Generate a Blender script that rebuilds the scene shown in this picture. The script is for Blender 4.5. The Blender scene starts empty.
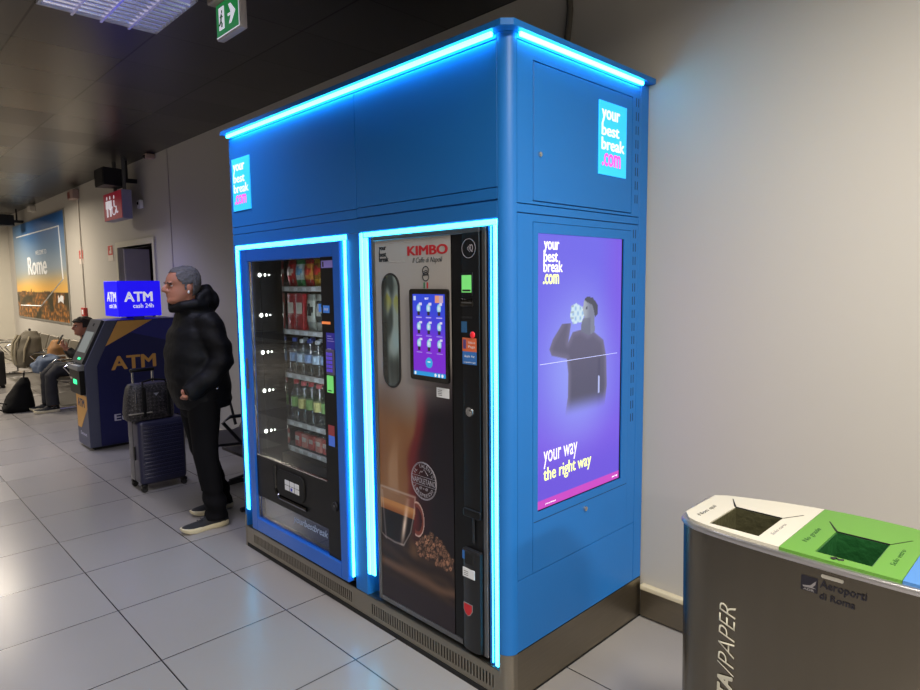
import bpy, bmesh, math, random
from mathutils import Vector, Matrix, noise
random.seed(7)
C = bpy.context.scene.collection
PI = math.pi
def lin(c):
    return tuple(((v/255)/12.92 if v/255 <= .04045 else ((v/255+.055)/1.055)**2.4) for v in c)
# ------------------------------------------------------------------ materials
MATS = {}
def mat(name, rgb=(128,128,128), rough=.5, metal=0., emit=None, es=1., alpha=None, noise_amt=0., nscale=8., spec=.5, coat=0., bump=0., bscale=40., stretch=None, attr=None, sheen=0.):
    if name in MATS: return MATS[name]
    m = bpy.data.materials.new(name); m.use_nodes = True
    nt = m.node_tree; b = nt.nodes['Principled BSDF']
    col = lin(rgb)
    b.inputs['Base Color'].default_value = (*col, 1); b.inputs['Roughness'].default_value = rough
    b.inputs['Metallic'].default_value = metal; b.inputs['Specular IOR Level'].default_value = spec
    b.inputs['Coat Weight'].default_value = coat; b.inputs['Sheen Weight'].default_value = sheen
    if emit:
        b.inputs['Emission Color'].default_value = (*lin(emit), 1); b.inputs['Emission Strength'].default_value = es
    if attr:
        a = nt.nodes.new('ShaderNodeAttribute'); a.attribute_name = 'art'
        if attr == 'base': nt.links.new(a.outputs['Color'], b.inputs['Base Color'])
        else:
            nt.links.new(a.outputs['Color'], b.inputs['Emission Color']); b.inputs['Emission Strength'].default_value = es
            b.inputs['Base Color'].default_value = (.01,.01,.01,1)
    if noise_amt or bump:
        tc = nt.nodes.new('ShaderNodeTexCoord'); mp = nt.nodes.new('ShaderNodeMapping')
        nt.links.new(tc.outputs['Object'], mp.inputs['Vector'])
        if stretch: mp.inputs['Scale'].default_value = stretch
        n = nt.nodes.new('ShaderNodeTexNoise'); n.inputs['Scale'].default_value = nscale; n.inputs['Detail'].default_value = 4
        nt.links.new(mp.outputs['Vector'], n.inputs['Vector'])
        if noise_amt:
            r = nt.nodes.new('ShaderNodeMapRange'); r.inputs['To Min'].default_value = 1-noise_amt; r.inputs['To Max'].default_value = 1+noise_amt
            nt.links.new(n.outputs['Fac'], r.inputs['Value'])
            h = nt.nodes.new('ShaderNodeVectorMath'); h.operation = 'SCALE'; h.inputs[0].default_value = col
            nt.links.new(r.outputs['Result'], h.inputs['Scale'])
            if not attr: nt.links.new(h.outputs['Vector'], b.inputs['Base Color'])
        if bump:
            n2 = nt.nodes.new('ShaderNodeTexNoise'); n2.inputs['Scale'].default_value = bscale; n2.inputs['Detail'].default_value = 5
            nt.links.new(mp.outputs['Vector'], n2.inputs['Vector'])
            bp = nt.nodes.new('ShaderNodeBump'); bp.inputs['Strength'].default_value = bump; bp.inputs['Distance'].default_value = .01
            nt.links.new(n2.outputs['Fac'], bp.inputs['Height']); nt.links.new(bp.outputs['Normal'], b.inputs['Normal'])
    MATS[name] = m
    return m
def glass_mat(name, tint=(255,255,255), refl=.9, ior=1.5, rough=.0):
    m = bpy.data.materials.new(name); m.use_nodes = True; nt = m.node_tree; nt.nodes.clear()
    o = nt.nodes.new('ShaderNodeOutputMaterial'); t = nt.nodes.new('ShaderNodeBsdfTransparent'); g = nt.nodes.new('ShaderNodeBsdfGlossy')
    t.inputs['Color'].default_value = (*lin(tint), 1); g.inputs['Roughness'].default_value = rough
    lw = nt.nodes.new('ShaderNodeLayerWeight'); lw.inputs['Blend'].default_value = .5
    pw = nt.nodes.new('ShaderNodeMath'); pw.operation = 'POWER'; pw.inputs[1].default_value = 4.2
    mm = nt.nodes.new('ShaderNodeMath'); mm.operation = 'MULTIPLY_ADD'; mm.inputs[1].default_value = refl; mm.inputs[2].default_value = .04*refl*(ior/1.45)**3
    mx = nt.nodes.new('ShaderNodeMixShader')
    nt.links.new(lw.outputs['Facing'], pw.inputs[0]); nt.links.new(pw.outputs[0], mm.inputs[0]); nt.links.new(mm.outputs['Value'], mx.inputs['Fac'])
    nt.links.new(t.outputs['BSDF'], mx.inputs[1]); nt.links.new(g.outputs['BSDF'], mx.inputs[2]); nt.links.new(mx.outputs['Shader'], o.inputs['Surface'])
    MATS[name] = m
    return m
def grid_mat(name, rgb, line, sx, sy, ox, oy, wx, wy, rough, metal, noise_amt, two=None, axes='XY'):
    """surface ruled by a grid in real space: floor tiles, ceiling panels"""
    m = mat(name, rgb, rough, metal, noise_amt=noise_amt, nscale=1.3)
    nt = m.node_tree; b = nt.nodes['Principled BSDF']
    src = b.inputs['Base Color'].links[0].from_socket
    tc = nt.nodes.new('ShaderNodeTexCoord'); sp = nt.nodes.new('ShaderNodeSeparateXYZ'); nt.links.new(tc.outputs['Object'], sp.inputs[0])
    outs = []
    for ax, s, o, w in (('X', sx, ox, wx), ('Y', sy, oy, wy)):
        a = nt.nodes.new('ShaderNodeMath'); a.operation = 'SUBTRACT'; a.inputs[1].default_value = o; nt.links.new(sp.outputs[ax], a.inputs[0])
        p = nt.nodes.new('ShaderNodeMath'); p.operation = 'PINGPONG'; p.inputs[1].default_value = s/2; nt.links.new(a.outputs[0], p.inputs[0])
        c = nt.nodes.new('ShaderNodeMath'); c.operation = 'LESS_THAN'; c.inputs[1].default_value = w/2; nt.links.new(p.outputs[0], c.inputs[0])
        outs.append(c)
    mx = nt.nodes.new('ShaderNodeMath'); mx.operation = 'MAXIMUM'
    nt.links.new(outs[0].outputs[0], mx.inputs[0]); nt.links.new(outs[1].outputs[0], mx.inputs[1])
    mix = nt.nodes.new('ShaderNodeMix'); mix.data_type = 'RGBA'
    nt.links.new(mx.outputs[0], mix.inputs['Factor']); nt.links.new(src, mix.inputs['A']); mix.inputs['B'].default_value = (*lin(line), 1)
    nt.links.new(mix.outputs['Result'], b.inputs['Base Color'])
    # tile to tile tone
    fl = []
    for ax, s, o in (('X', sx, ox), ('Y', sy, oy)):
        a = nt.nodes.new('ShaderNodeMath'); a.operation = 'SUBTRACT'; a.inputs[1].default_value = o; nt.links.new(sp.outputs[ax], a.inputs[0])
        d = nt.nodes.new('ShaderNodeMath'); d.operation = 'DIVIDE'; d.inputs[1].default_value = s; nt.links.new(a.outputs[0], d.inputs[0])
        f = nt.nodes.new('ShaderNodeMath'); f.operation = 'FLOOR'; nt.links.new(d.outputs[0], f.inputs[0]); fl.append(f)
    cb = nt.nodes.new('ShaderNodeCombineXYZ'); nt.links.new(fl[0].outputs[0], cb.inputs[0]); nt.links.new(fl[1].outputs[0], cb.inputs[1])
    wn = nt.nodes.new('ShaderNodeTexWhiteNoise'); nt.links.new(cb.outputs[0], wn.inputs['Vector'])
    rr = nt.nodes.new('ShaderNodeMapRange'); rr.inputs['To Min'].default_value = rough*.88; rr.inputs['To Max'].default_value = rough*1.12
    nt.links.new(wn.outputs['Value'], rr.inputs['Value']); nt.links.new(rr.outputs['Result'], b.inputs['Roughness'])
    return m
# ------------------------------------------------------------------ mesh builder
class MB:
    def __init__(s): s.bm = bmesh.new()
    def box(s, x0, x1, y0, y1, z0, z1, bev=0, seg=2, rot=None):
        r = bmesh.ops.create_cube(s.bm, size=1); vs = r['verts']
        c = Vector(((x0+x1)/2, (y0+y1)/2, (z0+z1)/2))
        for v in vs: v.co = Vector((v.co.x*(x1-x0), v.co.y*(y1-y0), v.co.z*(z1-z0)))
        if bev:
            es = list({e for v in vs for e in v.link_edges})
            rb = bmesh.ops.bevel(s.bm, geom=es, offset=bev, segments=seg, affect='EDGES', profile=.5)
            vs = list({v for f in rb['faces'] for v in f.verts} | {v for v in vs if v.is_valid})
        for v in vs:
            if rot is not None: v.co = rot @ v.co
            v.co += c
        return s
    def prism(s, poly, axis, a0, a1):
        """poly in the other two axes, extruded along axis"""
        def P(p, a):
            return {'x': (a, p[0], p[1]), 'y': (p[0], a, p[1]), 'z': (p[0], p[1], a)}[axis]
        n = len(poly); A = [s.bm.verts.new(P(p, a0)) for p in poly]; B = [s.bm.verts.new(P(p, a1)) for p in poly]
        fs = [s.bm.faces.new(A), s.bm.faces.new(B[::-1])]
        for i in range(n): fs.append(s.bm.faces.new((A[i], B[i], B[(i+1) % n], A[(i+1) % n])))
        bmesh.ops.recalc_face_normals(s.bm, faces=fs)
        return s
    def loft(s, rings, cap=True):
        """rings: list of lists of points"""
        R = [[s.bm.verts.new(p) for p in r] for r in rings]; n = len(R[0]); fs = []
        for a, b in zip(R, R[1:]):
            for i in range(n): fs.append(s.bm.faces.new((a[i], a[(i+1) % n], b[(i+1) % n], b[i])))
        if cap: fs.append(s.bm.faces.new(R[0][::-1])); fs.append(s.bm.faces.new(R[-1]))
        bmesh.ops.recalc_face_normals(s.bm, faces=fs)
        return s
    def stack(s, rows, n=20, p=2.0):
        """rows: (cx, cy, z, rx, ry) horizontal superellipses"""
        rings = []
        for cx, cy, z, rx, ry in rows:
            r = []
            for i in range(n):
                t = 2*PI*i/n; c, q = math.cos(t), math.sin(t)
                r.append((cx+rx*math.copysign(abs(c)**(2/p), c), cy+ry*math.copysign(abs(q)**(2/p), q), z))
            rings.append(r)
        return s.loft(rings)
    def tube(s, pts, r, n=10, flat=1.0, closed=False):
        pts = [Vector(p) for p in pts]; rad = r if isinstance(r, (list, tuple)) else [r]*len(pts)
        up = Vector((0, 0, 1)); rings = []; prev = None
        for i, p in enumerate(pts):
            d = (pts[min(i+1, len(pts)-1)]-pts[max(i-1, 0)]).normalized()
            if prev is None:
                a = d.cross(up)
                if a.length < .1: a = d.cross(Vector((1, 0, 0)))
            else: a = prev-d*prev.dot(d)
            a.normalize(); prev = a; b = d.cross(a)
            rings.append([p+(a*math.cos(t)+b*math.sin(t)*flat)*rad[i] for t in [2*PI*k/n for k in range(n)]])
        return s.loft(rings)
    def cyl(s, p0, p1, r0, r1=None, n=20): return s.tube([p0, p1], [r0, r0 if r1 is None else r1], n)
    def lathe(s, prof, c=(0, 0, 0), n=20):
        return s.loft([[(c[0]+r*math.cos(2*PI*i/n), c[1]+r*math.sin(2*PI*i/n), c[2]+z) for i in range(n)] for r, z in prof])
    def ball(s, c, r, n=16, rot=None):
        if not isinstance(r, (tuple, list)): r = (r, r, r)
        q = bmesh.ops.create_uvsphere(s.bm, u_segments=n, v_segments=max(6, n*2//3), radius=1)
        for v in q['verts']:
            w = Vector((v.co.x*r[0], v.co.y*r[1], v.co.z*r[2]))
            if rot is not None: w = rot @ w
            v.co = w+Vector(c)
        return s
    def build(s, name, m, parent=None, smooth=False, **kw):
        me = bpy.data.meshes.new(name); s.bm.to_mesh(me); s.bm.free()
        return link(name, me, m, parent, smooth, **kw)
def link(name, me, m, parent=None, smooth=False, label=None, cat=None, group=None, kind=None):
    if m: me.materials.clear(); me.materials.append(m)
    if smooth:
        for p in me.polygons: p.use_smooth = True
        me.set_sharp_from_angle(angle=math.radians(35))
    o = bpy.data.objects.new(name, me); C.objects.link(o)
    if parent: o.parent = parent; o.matrix_parent_inverse = Matrix.Translation(-Vector(parent_loc(parent)))
    if label: o['label'] = label
    if cat: o['category'] = cat
    if group: o['group'] = group
    if kind: o['kind'] = kind
    return o
def parent_loc(p): return Vector(p.location) if p.parent is None else Vector((0, 0, 0))
def thing(name, label, cat, loc=(0, 0, 0), group=None):
    o = bpy.data.objects.new(name, None); C.objects.link(o); o.location = loc; o.empty_display_size = .1
    o['label'] = label; o['category'] = cat
    if group: o['group'] = group
    return o
def remesh(mb, name, m, parent=None, voxel=.01, smooth=6, fac=.5, **kw):
    me = bpy.data.meshes.new(name); mb.bm.to_mesh(me); mb.bm.free()
    o = bpy.data.objects.new(name, me); C.objects.link(o)
    r = o.modifiers.new('r', 'REMESH'); r.mode = 'VOXEL'; r.voxel_size = voxel
    if smooth:
        q = o.modifiers.new('s', 'SMOOTH'); q.iterations = smooth; q.factor = fac
    dg = bpy.context.evaluated_depsgraph_get(); dg.update()
    me2 = bpy.data.meshes.new_from_object(o.evaluated_get(dg)); bpy.data.objects.remove(o)
    return link(name, me2, m, parent, True, **kw)
def displace(o, f):
    me = o.data; me.update(); ns = [v.normal.copy() for v in me.vertices]
    for v, n in zip(me.vertices, ns): v.co += n*f(v.co)
    me.update()
def copy_tree(o, parent=None, loc=None, label=None, rot=None):
    c = o.copy(); C.objects.link(c)
    if parent: c.parent = parent
    if loc is not None: c.location = loc
    if rot is not None: c.rotation_euler = rot
    if label: c['label'] = label
    for ch in list(o.children): copy_tree(ch, c)
    return c
def text(name, s, m, parent, org, U, V, w, h, bold=0., shear=0., space=1., ext=None, align='l', line=1., **kw):
    """lettering fitted into the w x h box at org, running along U with its height along V"""
    ext = ext or max(.0008, h*.016)
    cu = bpy.data.curves.new(name, 'FONT'); cu.body = s; cu.size = 1; cu.offset = 0 if bold > 0 else bold; cu.shear = shear; cu.space_character = space; cu.space_line = line
    cu.align_x = {'l': 'LEFT', 'c': 'CENTER', 'r': 'RIGHT'}[align]; cu.resolution_u = 3
    o = bpy.data.objects.new(name, cu); C.objects.link(o)
    dg = bpy.context.evaluated_depsgraph_get(); dg.update()
    me = bpy.data.meshes.new_from_object(o.evaluated_get(dg)); bpy.data.objects.remove(o)
    xs = [v.co.x for v in me.vertices]; ys = [v.co.y for v in me.vertices]
    x0, x1, y0, y1 = min(xs), max(xs), min(ys), max(ys)
    U = Vector(U).normalized(); V = Vector(V).normalized(); N = U.cross(V); org = Vector(org)
    for v in me.vertices: v.co = org+U*((v.co.x-x0)/(x1-x0)*w)+V*((v.co.y-y0)/(y1-y0)*h)
    bm = bmesh.new(); bm.from_mesh(me)
    if bold > 0:
        src = list(bm.faces); k_ = bold*(w/(x1-x0)); cen = org+U*w/2
        for v in bm.verts: v.co = cen+(v.co-cen)-U*((v.co-cen).dot(U))*(2*k_/w)
        kv = bold*.5*(h/(y1-y0)); cv = org+V*h/2
        for v in bm.verts: v.co = v.co-V*((v.co-cv).dot(V))*(2*kv/h)
        mv = [(U*k_, .14), (-U*k_, .28), (U*k_*.5+V*kv, .42), (-U*k_*.5-V*kv, .56), (V*kv-U*k_*.5, .70), (U*k_*.5-V*kv, .84)]
        dups = [bmesh.ops.duplicate(bm, geom=src)['geom'] for _ in mv]
        for (d_, e_), du in zip(mv, dups): bmesh.ops.translate(bm, vec=d_-N*ext*e_*.9, verts=[q_ for q_ in du if isinstance(q_, bmesh.types.BMVert)])
    r = bmesh.ops.extrude_face_region(bm, geom=list(bm.faces))
    bmesh.ops.translate(bm, vec=N*ext, verts=[g for g in r['geom'] if isinstance(g, bmesh.types.BMVert)])
    bmesh.ops.recalc_face_normals(bm, faces=bm.faces); bm.to_mesh(me); bm.free()
    return link(name, me, m, parent, False, **kw)
FX, FZ = (1, 0, 0), (0, 0, 1)      # lettering on faces towards -y
SX = (0, 1, 0)                      # lettering on faces towards +x
def inpoly(x, y, P):
    c = False; j = len(P)-1
    for i in range(len(P)):
        xi, yi = P[i]; xj, yj = P[j]
        if (yi > y) != (yj > y) and x < (xj-xi)*(y-yi)/(yj-yi)+xi: c = not c
        j = i
    return c
def dpoly(x, y, P):
    d = 9
    for i in range(len(P)):
        ax, ay = P[i-1]; bx, by = P[i]; vx, vy = bx-ax, by-ay
        t = max(0, min(1, ((x-ax)*vx+(y-ay)*vy)/max(1e-9, vx*vx+vy*vy))); d = min(d, math.hypot(x-ax-t*vx, y-ay-t*vy))
    return -d if inpoly(x, y, P) else d
def mixc(a, b, t):
    t = max(0, min(1, t)); return tuple(a[i]+(b[i]-a[i])*t for i in range(3))
def sst(a, b, x):
    t = max(0, min(1, (x-a)/(b-a))); return t*t*(3-2*t)
def art(name, a0, a1, z0, z1, nx, nz, place, f, m, parent, thick=.002, N=(0, -1, 0), mask=None, **kw):
    """printed or displayed picture: a fine grid whose colours come from f(a, z) in sRGB"""
    bm = bmesh.new(); cols = []
    vs = []
    for j in range(nz+1):
        for i in range(nx+1):
            a = a0+(a1-a0)*i/nx; z = z0+(z1-z0)*j/nz
            vs.append(bm.verts.new(place(a, z))); cols.append(lin(f(a, z)))
    for j in range(nz):
        for i in range(nx):
            k = j*(nx+1)+i
            if mask and not inpoly(a0+(a1-a0)*(i+.5)/nx, z0+(z1-z0)*(j+.5)/nz, mask): continue
            bm.faces.new((vs[k], vs[k+1], vs[k+nx+2], vs[k+nx+1]))
    bmesh.ops.recalc_face_normals(bm, faces=bm.faces)
    nv = len(vs)
    bvs = [bm.verts.new(Vector(v.co)-Vector(N)*thick) for v in (vs[0], vs[nx], vs[nz*(nx+1)+nx], vs[nz*(nx+1)])]
    if not mask: bm.faces.new(bvs)
    else: bmesh.ops.delete(bm, geom=bvs, context='VERTS')
    me = bpy.data.meshes.new(name); bm.to_mesh(me); bm.free()
    ca = me.color_attributes.new('art', 'FLOAT_COLOR', 'POINT')
    for i in range(len(me.vertices)):
        c = cols[i] if i < nv else (0, 0, 0)
        ca.data[i].color = (*c, 1)
    return link(name, me, m, parent, **kw)
# ------------------------------------------------------------------ palette
blue = mat('blue_powder_coat', (26, 110, 190), .44, spec=.4, noise_amt=.03, nscale=3)
bluedoor = mat('blue_door_coat', (22, 98, 202), .33, spec=.45, noise_amt=.03, coat=.15)
gap = mat('seam_shadow', (8, 25, 55), .8)
led = mat('cyan_light_strip', (200, 250, 255), .5, emit=(42, 200, 255), es=8)
ledtop = mat('cyan_canopy_light_strip', (200, 250, 255), .5, emit=(46, 205, 255), es=22)
steel = mat('brushed_stainless', (150, 143, 130), .34, 1., noise_amt=.08, nscale=2, stretch=(1, 1, 60), bump=.03, bscale=60)
steelh = mat('brushed_stainless_base', (138, 130, 116), .36, 1., noise_amt=.12, nscale=3, stretch=(2, 2, 40))
chrome = mat('chrome_metal', (205, 205, 205), .15, 1., noise_amt=.03)
black = mat('black_plastic', (11, 11, 13), .45, noise_amt=.1, spec=.3)
blackm = mat('black_matte', (9, 9, 10), .7, noise_amt=.1)
darkgrey = mat('dark_grey_metal', (42, 42, 46), .45, .4, noise_amt=.1)
midgrey = mat('grey_metal', (110, 110, 112), .4, .7, noise_amt=.06)
white = mat('white_print', (225, 228, 232), .5, noise_amt=.02)
whitelit = mat('white_lit_lettering', (225, 225, 228), .5, emit=(228, 228, 245), es=.62)
pinklit = mat('pink_lit_lettering', (240, 90, 200), .5, emit=(235, 85, 205), es=.75)
cyanlit = mat('cyan_lit_panel', (50, 190, 240), .5, emit=(40, 180, 240), es=.75, noise_amt=.02)
yellowlit = mat('pale_yellow_lit_lettering', (225, 235, 150), .5, emit=(215, 230, 150), es=.8)
redp = mat('red_print', (190, 30, 40), .5, noise_amt=.03)
blackp = mat('black_print', (20, 20, 22), .5, noise_amt=.03)
# ------------------------------------------------------------------ setting
H = 3.11; WY = .97
floor_m = grid_mat('grey_floor_tiles', (146, 143, 142), (38, 36, 38), .6, .6, -1.2835, -.8313, .006, .006, .27, 0, .05)
ceil_m = grid_mat('dark_metal_ceiling_panels', (74, 72, 72), (8, 8, 9), .61, .61, -1.92, -.256, .006, .012, .3, .75, .07)
wall_m = mat('cream_painted_wall', (184, 180, 172), .62, noise_amt=.035, nscale=.9, bump=.03, bscale=25)
wallc = mat('pale_pillar_paint', (196, 192, 180), .6, noise_amt=.03)
MB().box(-27, 7, -9, 2.2, -.1, 0).build('floor', floor_m, kind='structure')
MB().box(-27, 7, -9, 2.2, H, H+.1).build('ceiling', ceil_m, kind='structure')
DX0, DX1, DZ = -7.64, -6.36, 2.12
w = MB(); w.box(-27, DX0, WY, WY+.15, 0, H); w.box(DX0, DX1, WY, WY+.15, DZ, H); w.box(DX1, 7, WY, WY+.15, 0, H)
w.build('wall_back', wall_m, kind='structure')
MB().box(-27, 7, -9.15, -9, 0, H).build('wall_front', wall_m, kind='structure')
MB().box(-27.15, -27, -9.15, 2.2, 0, H).build('wall_left', wall_m, kind='structure')
MB().box(7, 7.15, -9.15, 2.2, 0, H).build('wall_right', wall_m, kind='structure')
# doorway to the toilets: reveal, lining and dark passage behind
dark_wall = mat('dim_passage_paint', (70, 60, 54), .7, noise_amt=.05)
lil = mat('lightened_lilac_reveal', (205, 200, 218), .5, noise_amt=.03)
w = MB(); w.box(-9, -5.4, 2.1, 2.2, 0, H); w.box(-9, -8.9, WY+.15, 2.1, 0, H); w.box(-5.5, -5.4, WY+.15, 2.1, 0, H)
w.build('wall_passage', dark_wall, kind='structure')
w = MB(); w.box(DX0-.07, DX0, WY-.02, WY+.17, 0, DZ+.07); w.box(DX1, DX1+.07, WY-.02, WY+.17, 0, DZ+.07); w.box(DX0, DX1, WY-.02, WY+.17, DZ, DZ+.07)
w.build('door_1', mat('cream_door_frame', (200, 196, 180), .5, noise_amt=.02), kind='structure')
MB().box(DX0+.002, DX0+.05, WY+.05, WY+.36, 0, DZ-.01).build('wall_reveal', lil, kind='structure')  # reveal wall, colour lightened to stand in for light from the hall
# wall shell steps and pillar
MB().box(-15.5, -14.95, WY-.28, WY, 0, H).build('trim_1', wallc, kind='structure')
MB().box(-5.795, -5.775, WY-.006, WY, 0, H).build('trim_2', mat('wall_joint_strip', (165, 158, 156), .5, noise_amt=.03), kind='structure')
# bumper skirting: stainless with cream ledge
ledge = mat('cream_ledge', (206, 196, 168), .5, noise_amt=.03)
def skirting(name, x0, x1):
    a = MB(); a.box(x0, x1, WY-.022, WY, .012, .145); o = a.build(name, steelh, kind='structure')
    MB().box(x0, x1, WY-.034, WY, .145, .17, .006).build('ledge', ledge, o)
    return o
skirting('baseboard_right', .012, 7); skirting('baseboard_back', DX1+.07, -2.2); skirting('baseboard_left', -14.95, DX0-.07)
# ------------------------------------------------------------------ kiosk
W, D = 2.19, .965
K = thing('vending_kiosk', 'large glossy blue kiosk housing with glowing cyan light strips, holding two vending machines', 'kiosk', (-W/2, .5, 0))
b = MB()
b.box(-W, 0-.05, .012, D, 1.858, 2.498)                       # head
b.box(-W, -2.165, .012, D, .13, 1.858)                        # left cheek
b.box(-1.0, -.902, .012, D, .13, 1.858)                       # post
b.box(-W, -.05, .03, D, .02, .13)                             # plinth core
b.box(-W, -.05, D-.02, D, .13, 1.858)                         # back
b.box(-.05, -.014, .05, D, .2, 2.498)                         # side carcass
b.build('carcass', blue, K)
f = MB()                                                       # face skins with fine gaps
g = .0018
def plate(mb, y, x0, x1, z0, z1): mb.box(x0+g, x1-g, y, y+.0125, z0+g, z1-g, .0012, 1)
plate(f, 0, -W, -.049, 2.478, 2.498); plate(f, 0, -W, -.915, 1.965, 2.478); plate(f, 0, -.915, -.049, 1.968, 2.478)
plate(f, 0, -W, -.915, 1.922, 1.965); plate(f, 0, -.915, -.049, 1.925, 1.968); plate(f, 0, -W, -.049, 1.858, 1.922)
plate(f, 0, -W, -2.163, .13, 1.858); plate(f, 0, -1.002, -.902, .13, 1.858)
f.build('front_panel', blue, K)
def splate(mb, y0, y1, z0, z1, x=0, t=.0125): mb.box(x-t, x, y0+g, y1-g, z0+g, z1-g, .0012, 1)
s = MB()
splate(s, .049, .893, 2.478, 2.498)
for (a, bb, c, d) in ((.049, .893, 2.426, 2.478), (.049, .139, 1.912, 2.426), (.828, .893, 1.912, 2.426), (.139, .828, 1.912, 1.924)): s.box(-.0125, 0, a+(g if a == .049 else 0), bb-(g if bb == .893 else 0), c+(g if c == 1.912 else 0), d-(g if d == 2.478 else 0))
splate(s, .049, .893, 1.878, 1.912)
for (a, bb, c, d) in ((.049, .139, .49, 1.878), (.826, .893, .49, 1.878), (.139, .826, 1.85, 1.878)): s.box(-.0125, 0, a+(g if a == .049 else 0), bb-(g if bb == .893 else 0), c+(g if c == .49 else 0), d-(g if d == 1.878 else 0))
splate(s, .049, .893, .2, .49); splate(s, .893, D, .2, 2.498)
s.build('side_panel', blue, K)
MB().box(-.0145, -.0135, .05, D-.001, .201, 2.497).build('seam_backing', gap, K)
h = MB(); splate(h, .1415, .8255, 1.926, 2.4235, .0008); h = h.build('upper_hatch', blue, K)
l = MB(); l.cyl((0, .177, 2.097), (.008, .177, 2.097), .011, .009, 16); l.cyl((.008, .177, 2.097), (.010, .177, 2.097), .004, .004, 8); l.build('lock', chrome, h, True)
h2 = MB()
for (a, bb, c, d) in ((.141, .170, .492, 1.848), (.772, .824, .492, 1.848), (.170, .772, .492, .73), (.170, .772, 1.81, 1.848)): h2.box(-.0125, .0008, a, bb, c, d)
h2 = h2.build('display_hatch', blue, K)
MB().box(-.0005, .0012, .145, .82, .694, .6965).build('hatch_seam', gap, h2)
l = MB(); l.cyl((0, .489, .663), (.009, .489, .663), .012, .010, 16); l.build('lock', chrome, h2, True)
# vents
def vents(name, zs, y):
    for z in zs:
        for dy in (-.009, .009): v = MB(); v.box(-.001, .0006, y+dy-.003, y+dy+.003, z-.019, z+.019, .001, 1); v.build('vent_slot', gap, K)
vents('upper_vent_slots', [1.99+.0597*i for i in range(8)], .866)
vents('lower_vent_slots', [1.0+.0597*i for i in range(15)], .858)
c = MB()
R = .049
def qring(z, r=R, cx=-.049, cy=.049, n=12):
    return [(cx+r*math.cos(-PI/2*i/n), cy+r*math.sin(-PI/2*i/n), z) for i in range(n+1)]+[(cx-.001, cy, z)]
c.loft([qring(.2), qring(2.498)]); c.build('corner_column', blue, K, True)
c = MB(); c.loft([qring(.0, R+.001), qring(.199, R+.001)]); c.build('column_foot', steel, K, True)
c = MB(); c.prism([(-W-.022, -.040), (.004, -.040), (.036, -.008), (.032, D), (-W-.022, D)], 'z', 2.5, 2.522); c.build('canopy', blue, K)
c = MB(); c.box(-2.165, -.055, -.026, -.012, 2.482, 2.4998, .004, 2); c.build('light_strip', ledtop, K, label='bright cyan strip under the front canopy edge')
c = MB(); c.box(.008, .020, .05, .885, 2.482, 2.4998, .004, 2); c.build('light_strip', ledtop, K, label='bright cyan strip under the side canopy edge')
# stainless plinth
p = MB(); p.box(-.004, .001, .049, D-.003, .008, .199); p.box(.0, .0018, D-.012, D-.006, .0, .12)
p.build('side_kick_plate', steelh, K)
p = MB(); p.box(-W-.001, -W+.018, -.001, .05, .0, .199); p.build('left_foot', steel, K)
def vent_plate():
    fr = MB(); z0, z1 = .045, .098
    fr.box(-W+.018, -.05, .0, .004, .098, .131); fr.box(-W+.018, -.05, .0, .004, .022, .045); fr.box(-W+.018, -.05, .0, .06, .128, .132)
    def run(a, bb):
        n = int((bb-a)/.0175); x = a
        for i in range(n+1):
            xa = a+i*.0175; fr.box(xa-.0105+.0175*0, xa, 0, .004, z0, z1)
    fr.box(-W+.018, -2.09, 0, .004, z0, z1); run(-2.08, -1.03); fr.box(-1.032, -.885, 0, .004, z0, z1); run(-.875, -.075); fr.box(-.082, -.05, 0, .004, z0, z1)
    return fr
vent_plate().build('vent_plate', steel, K)
MB().box(-W+.02, -.02, -.003, .012, .0, .0205).build('floor_gap_shade', blackm, K)  # black strip stands in for the shaded gap under the plinth
MB().box(-.004, .0025, .049, D-.003, .0, .008).build('floor_gap_shade', blackm, K)  # black line painted as shade where the side plate meets the floor
MB().box(-W+.01, -.05, .012, .02, .0, .1275).build('plinth_shadow_gap', blackm, K)
# light strips round the two openings
s = MB(); s.box(-2.163, -2.13, .0, .008, .24, 1.84, .002, 1); s.box(-2.163, -1.008, .0, .008, 1.832, 1.856, .002, 1); s.box(-1.0095, -1.003, -.016, -.0005, .19, 1.832, .002, 1)
s.build('light_strip', led, K, label='cyan strip around the snack machine opening')
s = MB(); s.box(-.899, -.880, -.001, .008, .24, 1.856, .002, 1); s.box(-.878, -.850, .004, .014, .24, 1.834, .003, 1); s.box(-.87, -.054, .0, .01, 1.836, 1.856, .002, 1); s.box(-.073, -.056, .0, .008, .14, 1.836, .002, 1); s.box(-.096, -.090, .01, .018, .14, 1.834, .001, 1)
s.build('light_strip', led, K, label='cyan strip around the coffee machine opening')
MB().box(-.108, -.076, .012, .03, .132, 1.836).build('strip_channel', blue, K)
# big advertising display
BODY = [(0.457,1.428),(0.403,1.422),(0.371,1.380),(0.389,1.454),(0.373,1.503),(0.313,1.441),(0.271,1.401),(0.250,1.364),(0.264,1.339),(0.364,1.317),(0.375,1.256),(0.373,1.158),(0.352,1.071),(0.474,1.042),(0.579,1.044),(0.642,1.092),(0.657,1.177),(0.649,1.302),(0.626,1.375),(0.552,1.415),(0.511,1.406)]
HEAD = [(0.482,1.548),(0.505,1.559),(0.545,1.551),(0.573,1.527),(0.577,1.495),(0.554,1.482),(0.559,1.417),(0.516,1.406),(0.464,1.423),(0.463,1.446),(0.468,1.463),(0.488,1.480),(0.472,1.508)]
HAIR = [(0.482,1.552),(0.505,1.565),(0.545,1.557),(0.579,1.527),(0.581,1.490),(0.562,1.478),(0.551,1.510),(0.541,1.529),(0.506,1.541)]
CUP = [(0.392,1.530),(0.425,1.538),(0.468,1.522),(0.480,1.485),(0.464,1.462),(0.405,1.456),(0.385,1.485)]
GAPP = [(0.589,1.223),(0.603,1.221),(0.601,1.146),(0.590,1.147)]
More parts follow.
